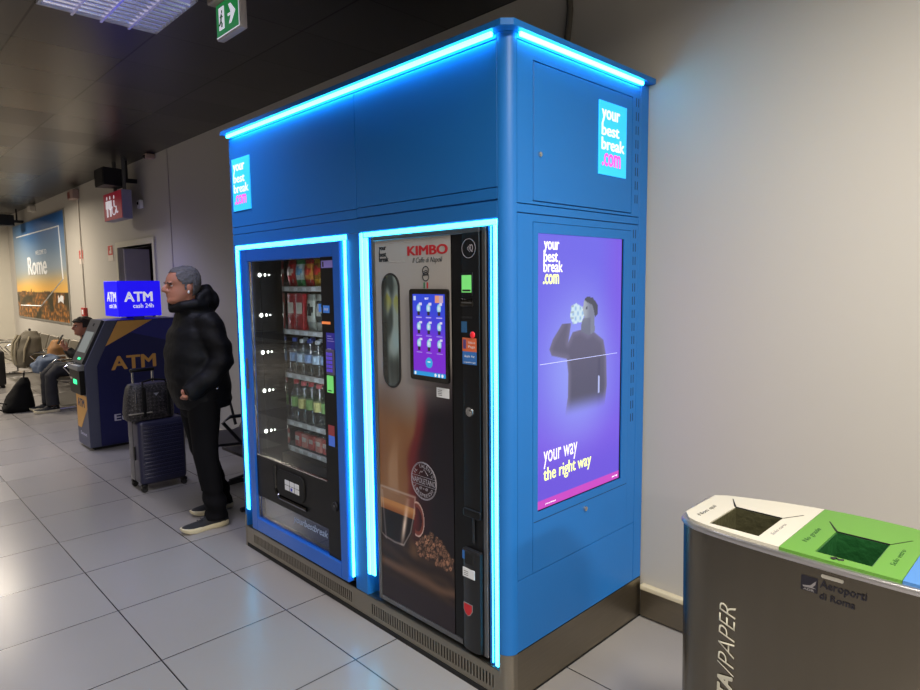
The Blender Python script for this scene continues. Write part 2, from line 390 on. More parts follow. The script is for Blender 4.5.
def ad(y, z):
    c = mixc((126, 92, 238), (112, 104, 240), sst(.9, 1.3, z))
    d = math.hypot((y-.45)/.34, (z-1.28)/.42); c = mixc((150, 160, 255), c, sst(.15, 1.15, d))
    c = mixc(c, (132, 78, 232), .6*sst(.55, .78, y)*sst(1.0, 1.7, z))
    c = mixc(c, (96, 76, 222), .55*sst(1.02, .80, z))
    if z < 1.46 and .2 < y < .7:
        db = dpoly(y, z, BODY)
        if db < .004:
            cc = mixc((98, 95, 124), (84, 84, 112), sst(1.42, 1.15, z)); cc = mixc((114, 110, 142), cc, sst(0, .03, -db))
            cc = mixc(cc, (74, 74, 104), .7*sst(.61, .60, y)*sst(.575, .60, y)) if z < 1.3 else cc
            t = sst(1.075, 1.165, z)*(1-sst(-.002, .003, db)); c = mixc(c, cc, t)
    if z > 1.40 and y > .45:
        dh = dpoly(y, z, HEAD)
        if dh < .002:
            cc = mixc((128, 134, 158), (170, 178, 192), sst(.53, .48, y)*sst(1.43, 1.50, z))
            if math.hypot(y-.50, (z-1.517)) < .006: cc = (80, 84, 104)
            if z < 1.475 and y < .53: cc = mixc(cc, (104, 108, 132), .6)
            c = cc
        if dpoly(y, z, HAIR) < .001: c = (74, 78, 96)
    if z > 1.44 and y < .49:
        if dpoly(y, z, CUP) < .001:
            c = mixc((215, 238, 250), (150, 190, 235), sst(.6, .0, .5+.5*math.sin(y*190)*math.sin(z*150)))
            if y < .41 and math.sin(z*260) > .5: c = (170, 190, 205)
    if dpoly(y, z, GAPP) < 0: c = (190, 200, 255)
    if z < .768: c = (212, 70, 205)
    return c
art('display', .1705, .7715, .7305, 1.8095, 150, 270, lambda y, z: (-.006, y, z), ad, mat('advert_screen', (10, 10, 10), .25, attr='emit', es=.92), h2, N=(1, 0, 0))
q = MB(); q.box(-.009, -.0045, .1705, .1735, .7305, 1.8095); q.box(-.009, -.0045, .764, .7715, .7305, 1.8095); q.box(-.009, -.0045, .1705, .7715, .7305, .7345); q.build('display_bezel', black, h2)
for i, (t_, y0, y1, z0, z1) in enumerate((('your', .213, .309, 1.735, 1.782), ('best', .211, .300, 1.703, 1.748), ('break', .210, .332, 1.664, 1.709))):
    text('lettering', t_, whitelit, h2, (-.0058, y0, z0), SX, FZ, y1-y0, z1-z0, .02)
text('lettering', '.com', yellowlit, h2, (-.0058, .208, 1.618), SX, FZ, .100, .039, .02)
text('lettering', 'your way', whitelit, h2, (-.0058, .214, .893), SX, FZ, .225, .070, .0, 0)
text('lettering', 'the right way', yellowlit, h2, (-.0058, .214, .826), SX, FZ, .328, .070, .012)
text('lettering', 'yourbest', whitelit, h2, (-.0058, .226, .744), SX, FZ, .068, .008)
text('lettering', 'your way', whitelit, h2, (-.0058, .708, .744), SX, FZ, .043, .009)
MB().box(-.0058, -.0052, .19, .736, 1.3085, 1.3105).build('thin_line', mat('pale_line', (180, 190, 240), .5, emit=(165, 175, 245), es=.7), h2)
# lit logo plates
def logo(where, a0, a1, z0, z1):
    if where == 'side':
        pl = MB().box(.0005, .006, a0, a1, z0, z1, .001, 1).build('logo_plate', cyanlit, h); U = SX; P = lambda a, z: (.0062, a, z)
    else:
        pl = MB().box(a0, a1, -.006, -.0005, z0, z1, .001, 1).build('logo_plate', cyanlit, K); U = FX; P = lambda a, z: (a, -.0062, z)
    w_, hh = a1-a0, z1-z0
    for t_, u0, u1, v0, v1 in (('your', .08, .74, .70, .89), ('best', .08, .72, .535, .70), ('break', .08, .92, .34, .51)):
        text('lettering', t_, whitelit, pl, P(a0+u0*w_, z0+v0*hh), U, FZ, (u1-u0)*w_, (v1-v0)*hh, .03)
    text('lettering', '.com', pinklit, pl, P(a0+.10*w_, z0+.12*hh), U, FZ, .68*w_, .18*hh, .03)
logo('side', .560, .770, 2.069, 2.366); logo('front', -2.150, -1.930, 2.058, 2.356)
# ------------------------------------------------------------------ snack machine
SM = thing('snack_vending_machine', 'glass-fronted snack and drink vending machine with blue door frame, left in the kiosk', 'vending machine', (-1.52, .4, .132))
b = MB()
b.box(-2.04, -1.985, .005, .78, .16, 1.82); b.box(-1.075, -1.02, .005, .78, .16, 1.82); b.box(-1.985, -1.075, .74, .78, .16, 1.82)
b.box(-1.985, -1.075, .005, .74, 1.775, 1.82); b.box(-1.985, -1.075, .005, .74, .16, .235); b.box(-1.17, -1.075, .03, .74, .235, 1.775)
b.box(-1.985, -1.17, .16, .74, .385, .60)
b.build('cabinet', mat('dark_cabinet_interior', (48, 48, 52), .35, .5, noise_amt=.05), SM)
for x in (-1.98, -1.08):
    for y in (.08, .7): fe = MB(); fe.cyl((x, y, .1325), (x, y, .165), .02, .02, 10); fe.build('foot', blackm, SM)
DF0, DF1 = -.034, .0
d = MB(); d.box(-2.025, -1.957, DF0, DF1, .165, 1.827, .004, 1); d.box(-1.077, -1.0155, DF0, DF1, .165, 1.827, .004, 1); d.box(-1.96, -1.074, DF0, DF1, 1.757, 1.827, .004, 1); d.box(-1.96, -1.074, DF0, DF1, .165, .247, .004, 1)
dr = d.build('door_frame', bluedoor, SM, True)
h_ = MB(); h_.box(-2.0, -1.99, -.045, -.03, 1.02, 1.20, .003, 1); h_.build('door_handle', midgrey, dr, True)
d = MB(); d.box(-1.957, -1.2, -.022, -.004, .385, .634); d.box(-1.2, -1.077, -.022, -.004, .247, 1.757)
cp = d.build('control_panel', black, SM)
MB().box(-1.955, -1.202, -.016, -.010, .636, 1.756).build('window_glass', glass_mat('clear_vending_glass', (235, 240, 240), .8, 1.45), SM)
MB().box(-1.955, -1.202, -.016, -.010, .249, .384).build('lower_glass', glass_mat('clear_lower_glass', (225, 232, 245), 1., 1.5), SM)
MB().box(-1.955, -1.202, .02, .03, .249, .384).build('lower_backing', mat('blue_grey_backing', (44, 56, 92), .5, noise_amt=.05), SM)
t = MB()
for a in ((-1.957, -1.948, .249, .384), (-1.957, -1.948, .634, 1.757)): t.box(a[0], a[1], -.024, -.012, a[2], a[3])
t.box(-1.957, -1.2, -.024, -.012, .632, .637); t.build('window_trim', chrome, SM)
text('lettering', 'yourbestbreak', mat('faint_white_print', (165, 185, 220), .5, noise_amt=.02), SM, (-1.56, -.0175, .315), FX, FZ, .345, .05, .0, .25)
# delivery flap
def rr(x0, x1, z0, z1, r, n=6):
    P = []
    for cx, cz, a in ((x1-r, z1-r, 0), (x0+r, z1-r, 90), (x0+r, z0+r, 180), (x1-r, z0+r, 270)):
        for i in range(n+1):
            t_ = math.radians(a+90*i/n); P.append((cx+r*math.cos(t_), cz+r*math.sin(t_)))
    return P
fl = MB(); fl.prism(rr(-1.71, -1.42, .455, .60, .045), 'y', -.030, -.021); fl = fl.build('delivery_flap', blackm, cp, True)
t = MB(); pts = [(-1.735, -.024, .61)]+[(-1.735+.06*(1-math.cos(a)), -.024, .435+.06*(1-math.sin(a))) for a in [PI/2*i/6 for i in range(7)]]+[(-1.40, -.024, .435)]
t.tube(pts, .012, 8); t.build('flap_surround', mat('gloss_black', (6, 6, 7), .12, coat=.5), cp, True)
st = MB()
for i in range(3):
    for j in range(2): st.box(-1.615+i*.052, -1.615+i*.052+.044, -.0325, -.0302, .498+j*.030, .498+j*.030+.026)
st.build('sticker', white, fl)
MB().box(-1.552, -1.535, -.0335, -.0322, .503, .520).build('sticker', mat('blue_print', (50, 60, 190), .5), fl)
def sticker(name, x0, x1, z0, z1, m_, par, y=-.022, t_=.0012, **kw): return MB().box(x0, x1, y-t_, y, z0, z1).build(name, m_, par, **kw)
lilac = mat('lilac_glow_print', (120, 108, 170), .5, emit=(120, 108, 180), es=.25, noise_amt=.05)  # faint emission put into the sticker print, no lamp behind it
q = sticker('price_sticker', -1.19, -1.092, 1.705, 1.74, lilac, cp); text('lettering', '1', blackp, q, (-1.18, -.0234, 1.71), FX, FZ, .012, .025, .02)
q = sticker('contactless_sticker', -1.185, -1.13, 1.487, 1.523, mat('light_blue_glow_print', (60, 120, 205), .5, emit=(60, 120, 205), es=.3), cp)  # sticker print brightened by added emission
text('lettering', 'PAY', white, q, (-1.175, -.0234, 1.498), FX, FZ, .035, .012)
sticker('sticker', -1.225, -1.205, 1.49, 1.53, mat('light_blue_glow_print'), cp)
sticker('orange_strip', -1.20, -1.125, 1.432, 1.444, mat('orange_lit_strip', (235, 130, 70), .5, emit=(235, 130, 70), es=.6), cp)
q = sticker('notice_sticker', -1.165, -1.09, 1.30, 1.39, mat('deep_blue_glow_print', (44, 40, 150), .5, emit=(44, 40, 150), es=.3), cp)  # notice print given a weak glow of its own
for i, (zz, ww) in enumerate(((1.372, .035), (1.36, .05), (1.348, .06), (1.31, .03))): MB().box(-1.155, -1.155+ww, -.0236, -.0231, zz, zz+.004).build('print_line', mat('pale_lilac_print', (170, 165, 225), .5), q)
q = MB().box(-1.16, -1.088, -.034, -.022, 1.185, 1.31, .004, 1).build('keypad', mat('grey_violet_keypad', (88, 84, 112), .4, noise_amt=.05), cp, True)
k = MB()
for i in range(3):
    for j in range(5): k.box(-1.15+i*.018, -1.15+i*.018+.014, -.037, -.034, 1.2+j*.02, 1.2+j*.02+.015, .001, 1)
k.build('keys', mat('violet_lit_keys', (90, 70, 190), .5, emit=(84, 66, 190), es=.5), q)
MB().box(-1.165, -1.112, -.028, -.022, 1.095, 1.18, .002, 1).build('card_reader_screen', mat('green_lit_screen', (90, 190, 95), .4, emit=(125, 215, 120), es=.6), cp)
MB().box(-1.155, -1.125, -.0285, -.0275, 1.103, 1.108).build('screen_icons', blackp, cp)
q = sticker('red_blue_sticker', -1.172, -1.118, .878, .93, mat('brick_red_print', (165, 70, 75), .5), cp); sticker('red_blue_sticker', -1.172, -1.118, .825, .878, mat('bright_blue_glow_print', (70, 110, 210), .5, emit=(70, 110, 210), es=.25), cp)  # blue half brightened with added emission, sticker itself is no lamp
l = MB(); l.cyl((-1.13, -.022, .52), (-1.13, -.032, .52), .024, .022, 16); l.cyl((-1.13, -.032, .52), (-1.13, -.036, .52), .010, .008, 12); l.build('lock', darkgrey, cp, True)
# LED dots on the inner left wall; smaller two imitate their glass reflections
ls = MB(); ls.box(-1.985, -1.979, .060, .085, .64, 1.77); ls = ls.build('light_rail', darkgrey, SM)
for z in (.752, .997, 1.227, 1.447, 1.683):
    for y, r in ((.055, .011), (.088, .007), (.112, .004)): dots = MB(); dots.ball((-1.978, y, z), (.004, r*.8, r), 10); dots.build('led_and_reflection_dot', mat('led_and_reflection_glow', (255, 255, 255), .5, emit=(255, 252, 240), es=14), ls, True)
lt = MB(); lt.box(-1.192, -1.180, .005, .028, .66, 1.75); lt.build('goods_fill_light', mat('goods_fill_glow', (255, 255, 255), .5, emit=(232, 238, 255), es=30), SM)  # unseen bar added behind the control panel to brighten the goods
# shelves with spirals and price rail
SHZ = (1.61, 1.362, 1.105, .822, .665)
SX0, SX1 = -1.862, -1.20
coilm = mat('spiral_wire', (175, 175, 175), .3, .9)
tagm = mat('price_rail', (190, 190, 188), .4, noise_amt=.1, nscale=60)
for i, z in enumerate(SHZ):
    s = MB(); s.box(SX0, SX1, .15, .70, z-.022, z-.016); s.box(SX0, SX0+.004, .15, .70, z-.02, z+.03)
    sh = s.build('shelf', mat('shelf_metal', (95, 95, 98), .35, .7), SM)
    r_ = MB(); r_.box(SX0, SX1, .142, .15, z-.024, z+.004); rl = r_.build('price_rail', tagm, sh)
    for k_ in range(7): tg = MB(); tg.box(SX0+.02+k_*.095, SX0+.06+k_*.095, .1405, .142, z-.02, z-.001); tg.build('price_tag', white, rl)
    co = MB()
    for k_ in range(7):
        cx = SX0+.05+k_*.095; pts = [(cx+.036*math.cos(a), .155+.5*a/(2*PI*9), z+.026+.036*math.sin(a)) for a in [2*PI*9*j/108 for j in range(109)]]
        co.tube(pts, .0016, 4)
    co.build('spirals', coilm, sh, kind='stuff')
dv = MB(); dv.box(-1.872, -1.866, .135, .15, .65, 1.765); dv.build('shelf_upright', chrome, SM)
# goods
def bag(cols, w_=.082, h_=.125, d_=.05):
    mb = MB(); rings = []
    for j in range(13):
        v = j/12; th = d_/2*math.sin(PI*min(max((v-.06)/.88, 0), 1))**.5 if .06 < v < .94 else .0015; ww = w_/2*(1-.06*math.sin(PI*v))
        rings.append([(ww*math.cos(t_), th*math.sin(t_)*(abs(math.sin(t_))**.1), v*h_) for t_ in [2*PI*i/20 for i in range(20)]])
    mb.loft(rings)
    o = mb.build('snack_bag', None, smooth=True)
    for c_ in cols: o.data.materials.append(mat('foil_%d_%d_%d' % c_, c_, .25, .35, noise_amt=.15, nscale=30, bump=.3, bscale=40))
    for p_ in o.data.polygons:
        z = p_.center.z/h_; o.data.materials and setattr(p_, 'material_index', 0 if z < .28 or z > .86 else (1 if math.hypot(p_.center.x/(w_/2), (z-.56)/.24) > .72 or len(cols) < 3 else 2))
    return o
def tagit(o, label, cat, group): o['label'] = label; o['category'] = cat; o['group'] = group; return o
ORD = ['leftmost', 'second from left', 'third from left', 'fourth from left', 'fifth from left', 'sixth from left', 'rightmost']
def put(o, x, y, z): o.location = (x, y, z); return o
spec1 = [((170, 30, 30), (200, 40, 40), (230, 210, 200)), ((70, 150, 90), (215, 225, 230), (120, 180, 220)), ((190, 40, 45), (225, 150, 60), (220, 70, 50)), ((215, 170, 40), (160, 110, 30), (230, 60, 60)), ((200, 160, 40), (225, 190, 70), (60, 90, 50)), ((60, 40, 90), (200, 170, 50), (230, 230, 230)), ((180, 60, 30), (230, 200, 60), (250, 240, 220))]
cn = ['red', 'green and white', 'red and orange', 'gold and brown', 'gold and yellow', 'purple and gold', 'orange and yellow']
for k_ in range(7):
    x = SX0+.05+k_*.095
    o = put(bag(spec1[k_], .088, .15, .055), x, .175, SHZ[0]+.005); tagit(o, cn[k_]+' foil snack bag, '+ORD[k_]+' on the top shelf', 'snack', 'snack bags on the top shelf')
def pack(c_, w_, h_, d_, name='snack_pack'):
    o = MB().box(-w_/2, w_/2, -d_/2, d_/2, 0, h_, .006, 2).build(name, mat('wrap_%d_%d_%d' % c_, c_, .3, noise_amt=.25, nscale=22), smooth=True)
    MB().box(-w_*.35, w_*.35, -d_/2-.0012, -d_/2-.0002, h_*.45, h_*.75).build('pack_label', mat('label_pale', (225, 215, 205), .4, noise_amt=.3, nscale=60), o)
    return o
for k_ in range(7):
    x = SX0+.05+k_*.095
    if k_ < 2:
        o = put(pack((165, 28, 36), .085, .21, .05), x, .18, SHZ[1]+.003); tagit(o, 'tall red snack pack, '+ORD[k_]+' on the second shelf from the top', 'snack', 'snacks on the second shelf')
    else:
        c_ = ((205, 210, 200), (60, 64, 60), (230, 230, 225)) if k_ % 2 else ((175, 182, 175), (215, 220, 210), (45, 50, 48))
        o = put(bag(c_, .088, .205, .05), x, .18, SHZ[1]+.003); tagit(o, ('silver foil snack bag with '+('dark' if k_ % 2 else 'pale')+' print, '+ORD[k_]+' on the second shelf'), 'snack', 'snacks on the second shelf')
clear = glass_mat('clear_bottle_plastic', (222, 234, 238), 1.3, 2.1, .10)
def bottle(cap, lab, hh=.2, r=.031, body=None):
    pr = [(.0, 0), (r*.8, 0), (r, .008), (r, hh*.3), (r*.93, hh*.34), (r, hh*.38), (r, hh*.62), (r*.75, hh*.76), (r*.38, hh*.87), (r*.38, hh*.9)]
    pr = [(max(a, .0005), z) for a, z in pr]
    o = MB().lathe(pr, n=16).build('drink_bottle', body or clear, smooth=True)
    MB().lathe([(.0005, hh*.89), (r*.46, hh*.89), (r*.46, hh*.985), (r*.3, hh), (.0005, hh)], n=14).build('bottle_cap', mat('cap_%d_%d_%d' % cap, cap, .4), o, True)
    MB().lathe([(r*1.01, hh*.36), (r*1.02, hh*.365), (r*1.02, hh*.58), (r*1.01, hh*.585)], n=16).build('bottle_label', mat('lab_%d_%d_%d' % lab, lab, .35, noise_amt=.35, nscale=50), o, True)
    return o
def row(protos, z, n, pitch, ys, what, shelf, grp):
    used = [False]*len(protos)
    for ri, y in enumerate(ys):
        for k_ in range(n):
            x = SX0+.042+k_*pitch; i = (k_*3+ri) % len(protos) if len(protos) > 1 else 0
            pr, nm = protos[i]; loc = (x, y, z)
            od = ORD[k_] if k_ < 6 and k_ < n-1 else ('rightmost' if k_ == n-1 else 'seventh from left')
            lab = '%s, %s, %s row, %s' % (nm, od, ('front', 'second')[ri], shelf)
            if not used[i]: o = pr; o.location = loc; used[i] = True; o['label'] = lab
            else: o = copy_tree(pr, loc=loc, label=lab)
            o['category'] = 'bottle'; o['group'] = grp
row([(bottle((60, 90, 190), (120, 150, 190), .212, .033), 'blue-capped water bottle'), (bottle((210, 215, 225), (170, 195, 215), .208, .033), 'white-capped water bottle')], SHZ[2], 8, .082, (.18, .25), 'bottle', 'the third shelf', 'water bottles on the third shelf')
row([(bottle((190, 50, 60), (130, 170, 100), .25, .035), 'red-capped drink bottle with green label'), (bottle((200, 90, 95), (205, 200, 130), .245, .035), 'rosy-capped drink bottle with yellow label')], SHZ[3], 8, .082, (.18, .255), 'bottle', 'the fourth shelf', 'drink bottles on the fourth shelf')
row([(bottle((200, 200, 200), (150, 150, 145), .125, .026), 'small clear bottle with grey label')], SHZ[4], 8, .082, (.245,), 'bottle', 'the lowest shelf', 'small bottles on the lowest shelf')
for o in [q_ for q_ in C.objects if q_.get('group') == 'small bottles on the lowest shelf']: o['label'] = o['label'].replace('front row, ', 'behind the pink packs, ')
for k_ in range(5):
    o = put(pack((214, 105, 100) if k_ % 2 == 0 else (225, 150, 140), .06, .085, .03, 'snack_pack'), SX0+.045+k_*.075, .185, SHZ[4]+.003)
    tagit(o, ('coral pink' if k_ % 2 == 0 else 'pale pink')+' snack pack, '+ORD[k_]+' at the front of the lowest shelf', 'snack', 'pink packs on the lowest shelf')
# ------------------------------------------------------------------ coffee machine
CM = thing('coffee_vending_machine', 'tall coffee vending machine with silver and brown printed door and touchscreen, right in the kiosk', 'vending machine', (-.47, .4, .132))
YF = .02
b = MB(); b.box(-.83, -.115, YF+.006, .78, .145, 1.835); b.build('cabinet', mat('dark_cabinet', (30, 30, 33), .4, .4, noise_amt=.05), CM)
for x in (-.79, -.15):
    for y in (.08, .7): fe = MB(); fe.cyl((x, y, .1325), (x, y, .15), .02, .02, 10); fe.build('foot', blackm, CM)
fr = MB(); fr.box(-.830, -.808, YF-.008, YF+.01, .142, 1.838, .003, 1); fr.box(-.143, -.120, YF-.008, YF+.01, .142, 1.838, .003, 1); fr.box(-.806, -.150, YF-.012, YF+.01, 1.815, 1.838, .002, 1); fr.box(-.806, -.266, YF-.008, YF+.01, .142, .165, .002, 1)
fr.build('steel_frame', mat('satin_steel', (120, 120, 122), .3, .9, noise_amt=.06), CM, True)
CUPB = [(-0.805,0.698),(-0.553,0.698),(-0.563,0.617),(-0.589,0.525),(-0.640,0.451),(-0.707,0.447),(-0.776,0.455),(-0.807,0.469)]
BEAN = []
rb = random.Random(3)
for i in range(130):
    u = rb.random(); x = -.55+.23*u; top = .49+.075*math.sin(PI*min(1, u*1.1)); z = .435+(top-.435)*rb.random()
    BEAN.append((x, z, rb.random()*PI, .5+.5*rb.random()))
def coffee(x, z):
    n = noise.noise(Vector((x*6, z*6, 0)))
    silver = mixc((176, 174, 172), (158, 154, 152), sst(1.8, 1.3, z)); silver = mixc(silver, (172, 160, 150), .35*sst(-.6, -.35, x))
    brown = mixc((128, 84, 54), (150, 108, 70), .5+.5*noise.noise(Vector((x*9, z*4, 3)))); brown = mixc(brown, (95, 72, 62), sst(.95, 1.2, z))
    darkc = mixc((26, 20, 26), (44, 18, 24), sst(-.42, -.50, x))
    e = -.555+.03*math.sin(z*7)+.03*n
    low = mixc(brown, (104, 30, 34), sst(e-.05, e+.0, x)*.9); low = mixc(low, darkc, sst(e+.0, e+.07, x))
    t = sst(1.28, .98, z+.10*sst(-.6, -.3, x)*-1+.04*n); c = mixc(silver, low, t)
    c = mixc(c, (24, 16, 18), sst(.62, .44, z)*.9)
    st = noise.noise(Vector((x*14, z*3.2, 8)))                 # steam
    if .68 < z < .98: c = mixc(c, (200, 170, 145), .35*sst(.0, .35, st)*sst(-.56, -.64, x)*sst(.98, .8, z))
    # table plank
    if z < .47:
        wd = mixc((58, 42, 34), (40, 28, 26), .5+.5*math.sin((z+.12*x)*95+3*n)); c = mixc(c, wd, sst(.47, .43, z))
        k = abs(z-(.335+.02*n)); c = mixc(c, (112, 84, 66), .8*sst(.035, .0, k)); c = mixc(c, (38, 28, 34), sst(.30, .26, z))
    # cup
    dc = dpoly(x, z, CUPB)
    if dc < .004 or (x < -.80 and .46 < z < .70):
        if z > .64: c = mixc(c, (150, 118, 96), .45)
        elif z > .592: c = mixc((190, 132, 78), (150, 90, 48), sst(.63, .595, z))
        elif z > .46: c = (22, 13, 12)
        if -.012 < dc < .004: c = mixc(c, (205, 195, 190), .6*sst(.007, .0, abs(dc+.003)))
        if .45 < z < .68: c = mixc(c, (252, 228, 208), .95*math.exp(-((x+.622-(z-.60)*.22)/.013)**2)*(.25+.75*sst(.12, 0, abs(z-.55)))); c = mixc(c, (190, 180, 178), .45*math.exp(-((x+.775+(z-.5)*.1)/.006)**2))
    r = math.hypot((x+.545)/.045, (z-.60)/.075)
    if x > -.56 and .72 < r < 1.05: c = mixc((120, 58, 48), (215, 185, 175), sst(.93, 1.0, r))
    if -.66 < x < -.5 and z < .5 and z > .40: c = mixc(c, (150, 110, 70), .5*sst(.06, .0, math.hypot(x+.57, z-.455)))
    if x > -.57 and .41 < z < .59:
        for bx, bz, a, s in BEAN:
            dx, dz = x-bx, z-bz
            if abs(dx) < .017 and abs(dz) < .017:
                p_ = dx*math.cos(a)+dz*math.sin(a); q_ = -dx*math.sin(a)+dz*math.cos(a); rr_ = math.hypot(p_/.0155, q_/.0105)
                if rr_ < 1:
                    c = mixc((176*s+20, 124*s+18, 98*s+14), (40, 24, 20), sst(.5, 1, rr_))
                    if abs(q_) < .0012: c = (34, 20, 18)
    return c
dp = MB().box(-.806, -.312, YF-.004, YF+.006, .165, 1.815).build('door_panel', black, CM)
art('door_print', -.8055, -.3125, .166, 1.814, 150, 400, lambda x, z: (x, YF-.0048, z), coffee, mat('glossy_door_print', (100, 100, 100), .34, attr='base', spec=.35), dp)
PY_ = YF-.0052
text('lettering', 'KIMBO', redp, dp, (-.578, PY_, 1.742), FX, FZ, .250, .040, .04, label='bold red lettering')
text('lettering', 'Il Caffe di Napoli', blackp, dp, (-.545, PY_, 1.705), FX, FZ, .185, .028, -.01, .35)
for t_, z0, w_ in (('your', 1.772, .052), ('best', 1.750, .052), ('break', 1.728, .068)): text('lettering', t_, blackp, dp, (-.775, PY_, z0-.006), FX, FZ, w_, .022, .05)
text('lettering', 'una pausa buona come a casa', mat('pale_grey_print', (185, 184, 184), .5), dp, (-.745, PY_, 1.715), FX, FZ, .15, .010)
e = MB()
for cx, cz, r1 in ((-.463, 1.678, .019), (-.463, 1.653, .019)):
    e.tube([(cx+r1*math.cos(a), PY_, cz+r1*.9*math.sin(a)) for a in [2*PI*i/20 for i in range(21)]], .0022, 4)
for dz in (-.008, 0, .008): e.tube([(-.476, PY_, 1.666+dz), (-.463, PY_, 1.671+dz), (-.45, PY_, 1.666+dz)], .0018, 4)
em = e.build('coffee_emblem', blackp, dp)
MB().box(-.477, -.469, PY_-.0005, PY_+.0003, 1.605, 1.63).build('green_bar', mat('green_print', (40, 120, 70), .5), em); MB().box(-.457, -.449, PY_-.0005, PY_+.0003, 1.605, 1.63).build('red_bar', redp, em)
# rounded window in the door
q = MB(); q.prism(rr(-.760, -.634, 1.165, 1.672, .062, 10), 'y', YF-.0075, YF-.0049); wn = q.build('oval_window', mat('dark_window_rim', (40, 40, 42), .3), dp, True)
def winview(x, z):
    n = noise.noise(Vector((x*16, z*7, 1))); m_ = noise.noise(Vector((x*30, z*12, 5)))
    c = mixc((60, 72, 72), (150, 168, 164), sst(-.1, .5, n+.5*sst(-.70, -.66, x)))
    c = mixc(c, (160, 165, 80), sst(.15, .5, m_)*sst(1.45, 1.6, z)); c = mixc(c, (150, 180, 190), .7*sst(1.46, 1.38, z)*sst(1.3, 1.38, z)*sst(-.71, -.67, x))
    return mixc(c, (28, 34, 36), min(1, sst(1.35, 1.2, z)*.6+.6*sst(-.71, -.735, x)))
gp = rr(-.751, -.643, 1.173, 1.664, .053, 10)
ow = MB(); ow.prism(gp, 'y', YF-.0086, YF-.0076); ow = ow.build('window_pane', black, wn)
art('container_view', -.751, -.643, 1.173, 1.664, 64, 260, lambda x, z: (x, YF-.0090, z), winview, mat('window_view_print', (90, 90, 90), .12, attr='base', coat=.6), ow, thick=.0002, mask=gp)
# touchscreen
ts = MB(); ts.prism(rr(-.558, -.322, 1.222, 1.603, .012), 'y', YF-.016, YF-.0049); ts = ts.build('touchscreen', mat('gloss_black'), dp, True)
ICX = (-.507, -.444, -.378); ICZ = (1.520, 1.444, 1.374)
def tsart(x, z):
    c = mixc((44, 70, 214), (132, 40, 214), sst(1.56, 1.33, z+.25*(x+.45))); c = mixc(c, (120, 36, 205), sst(1.42, 1.30, z))
    for cz in ICZ:
        for cx in ICX:
            d1 = math.hypot((x-cx)/.013, (z-cz-.004)/.018)
            if d1 < 1: c = mixc((225, 232, 240), (110, 190, 220), sst(.0, 1., d1)*.8)
            if abs(x-cx) < .008 and cz-.026 < z < cz-.010: c = (44, 34, 50)
            if cx+.002 < x < cx+.020 and cz+.016 < z < cz+.026: c = (215, 210, 240)
            if abs(x-cx) < .018 and cz-.036 < z < cz-.032: c = (180, 170, 235)
    if math.hypot((x+.445)/.022, (z-1.299)/.022) < 1: c = (50, 165, 225)
    if abs(z-1.303) < .003 and abs(x+.445) < .010: c = (230, 240, 250)
    if z < 1.262: c = mixc((40, 150, 220), (90, 60, 200), sst(1.258, 1.262, z))
    for bx in (-.535, -.405, -.383, -.362):
        if math.hypot(x-bx, z-1.251) < .0065: c = (235, 240, 245)
    if -.402 < x < -.352 and 1.548 < z < 1.576: c = (225, 150, 120) if x < -.377 else (190, 160, 190)
    if -.54 < x < -.525 and 1.555 < z < 1.575: c = (190, 205, 245)
    return c
art('screen_picture', -.546, -.342, 1.243, 1.582, 90, 150, lambda x, z: (x*.97-.006, YF-.0165, z), tsart, mat('touchscreen_glow', (10, 10, 10), .2, attr='emit', es=.95), ts)
text('lettering', 'BEST', whitelit, ts, (-.457, YF-.0168, 1.560), FX, FZ, .022, .008)
q = MB().box(-.405, -.33, YF-.0062, YF-.005, 1.160, 1.200).build('white_sticker', white, dp)
for i in range(4): MB().box(-.398, -.372, YF-.0066, YF-.0061, 1.168+i*.007, 1.170+i*.007).build('print_line', blackp, q)
# round seal
sp_ = mat('pale_seal_print', (150, 146, 156), .5)
sl = MB(); cx, cz = -.497, .782
for r in (.082, .078): sl.tube([(cx+r*math.cos(a), PY_, cz+r*math.sin(a)) for a in [2*PI*i/48 for i in range(49)]], .0011, 4)
for zz in (.018, -.020): sl.box(cx-.08, cx+.08, PY_-.0006, PY_, cz+zz-.0008, cz+zz+.0008)
sl.tube([(cx-.03, PY_, cz+.026), (cx-.017, PY_, cz+.042), (cx-.011, PY_, cz+.036), (cx+.003, PY_, cz+.052), (cx+.028, PY_, cz+.028)], .0011, 4)
sl = sl.build('round_seal', sp_, dp)
text('lettering', 'NAPOLETANO', sp_, sl, (cx-.077, PY_-.0004, cz-.013), FX, FZ, .154, .024, 0)
def arc_text(s, a0, a1, r, hh, flip):
    n = len(s)
    for i, ch in enumerate(s):
        if ch == ' ': continue
        a = math.radians(a0+(a1-a0)*i/(n-1)); U = (math.sin(a), 0, -math.cos(a)) if not flip else (-math.sin(a), 0, math.cos(a))
        V = (math.cos(a), 0, math.sin(a)) if not flip else (-math.cos(a), 0, -math.sin(a)); wd = hh*(.75 if ch != 'I' else .2)
        rr0 = r if not flip else r+hh
        o_ = (cx+rr0*math.cos(a)-U[0]*wd/2, PY_-.0004, cz+rr0*math.sin(a)-U[2]*wd/2)
        text('lettering', ch, sp_, sl, o_, U, V, wd, hh, 0)
arc_text('IL TALENTO', 152, 28, .058, .015, False); arc_text("L'ESPRESSO", 212, 328, .056, .015, True)
text('lettering', '@ o @', sp_, sl, (cx-.028, PY_-.0004, cz-.040), FX, FZ, .056, .013)
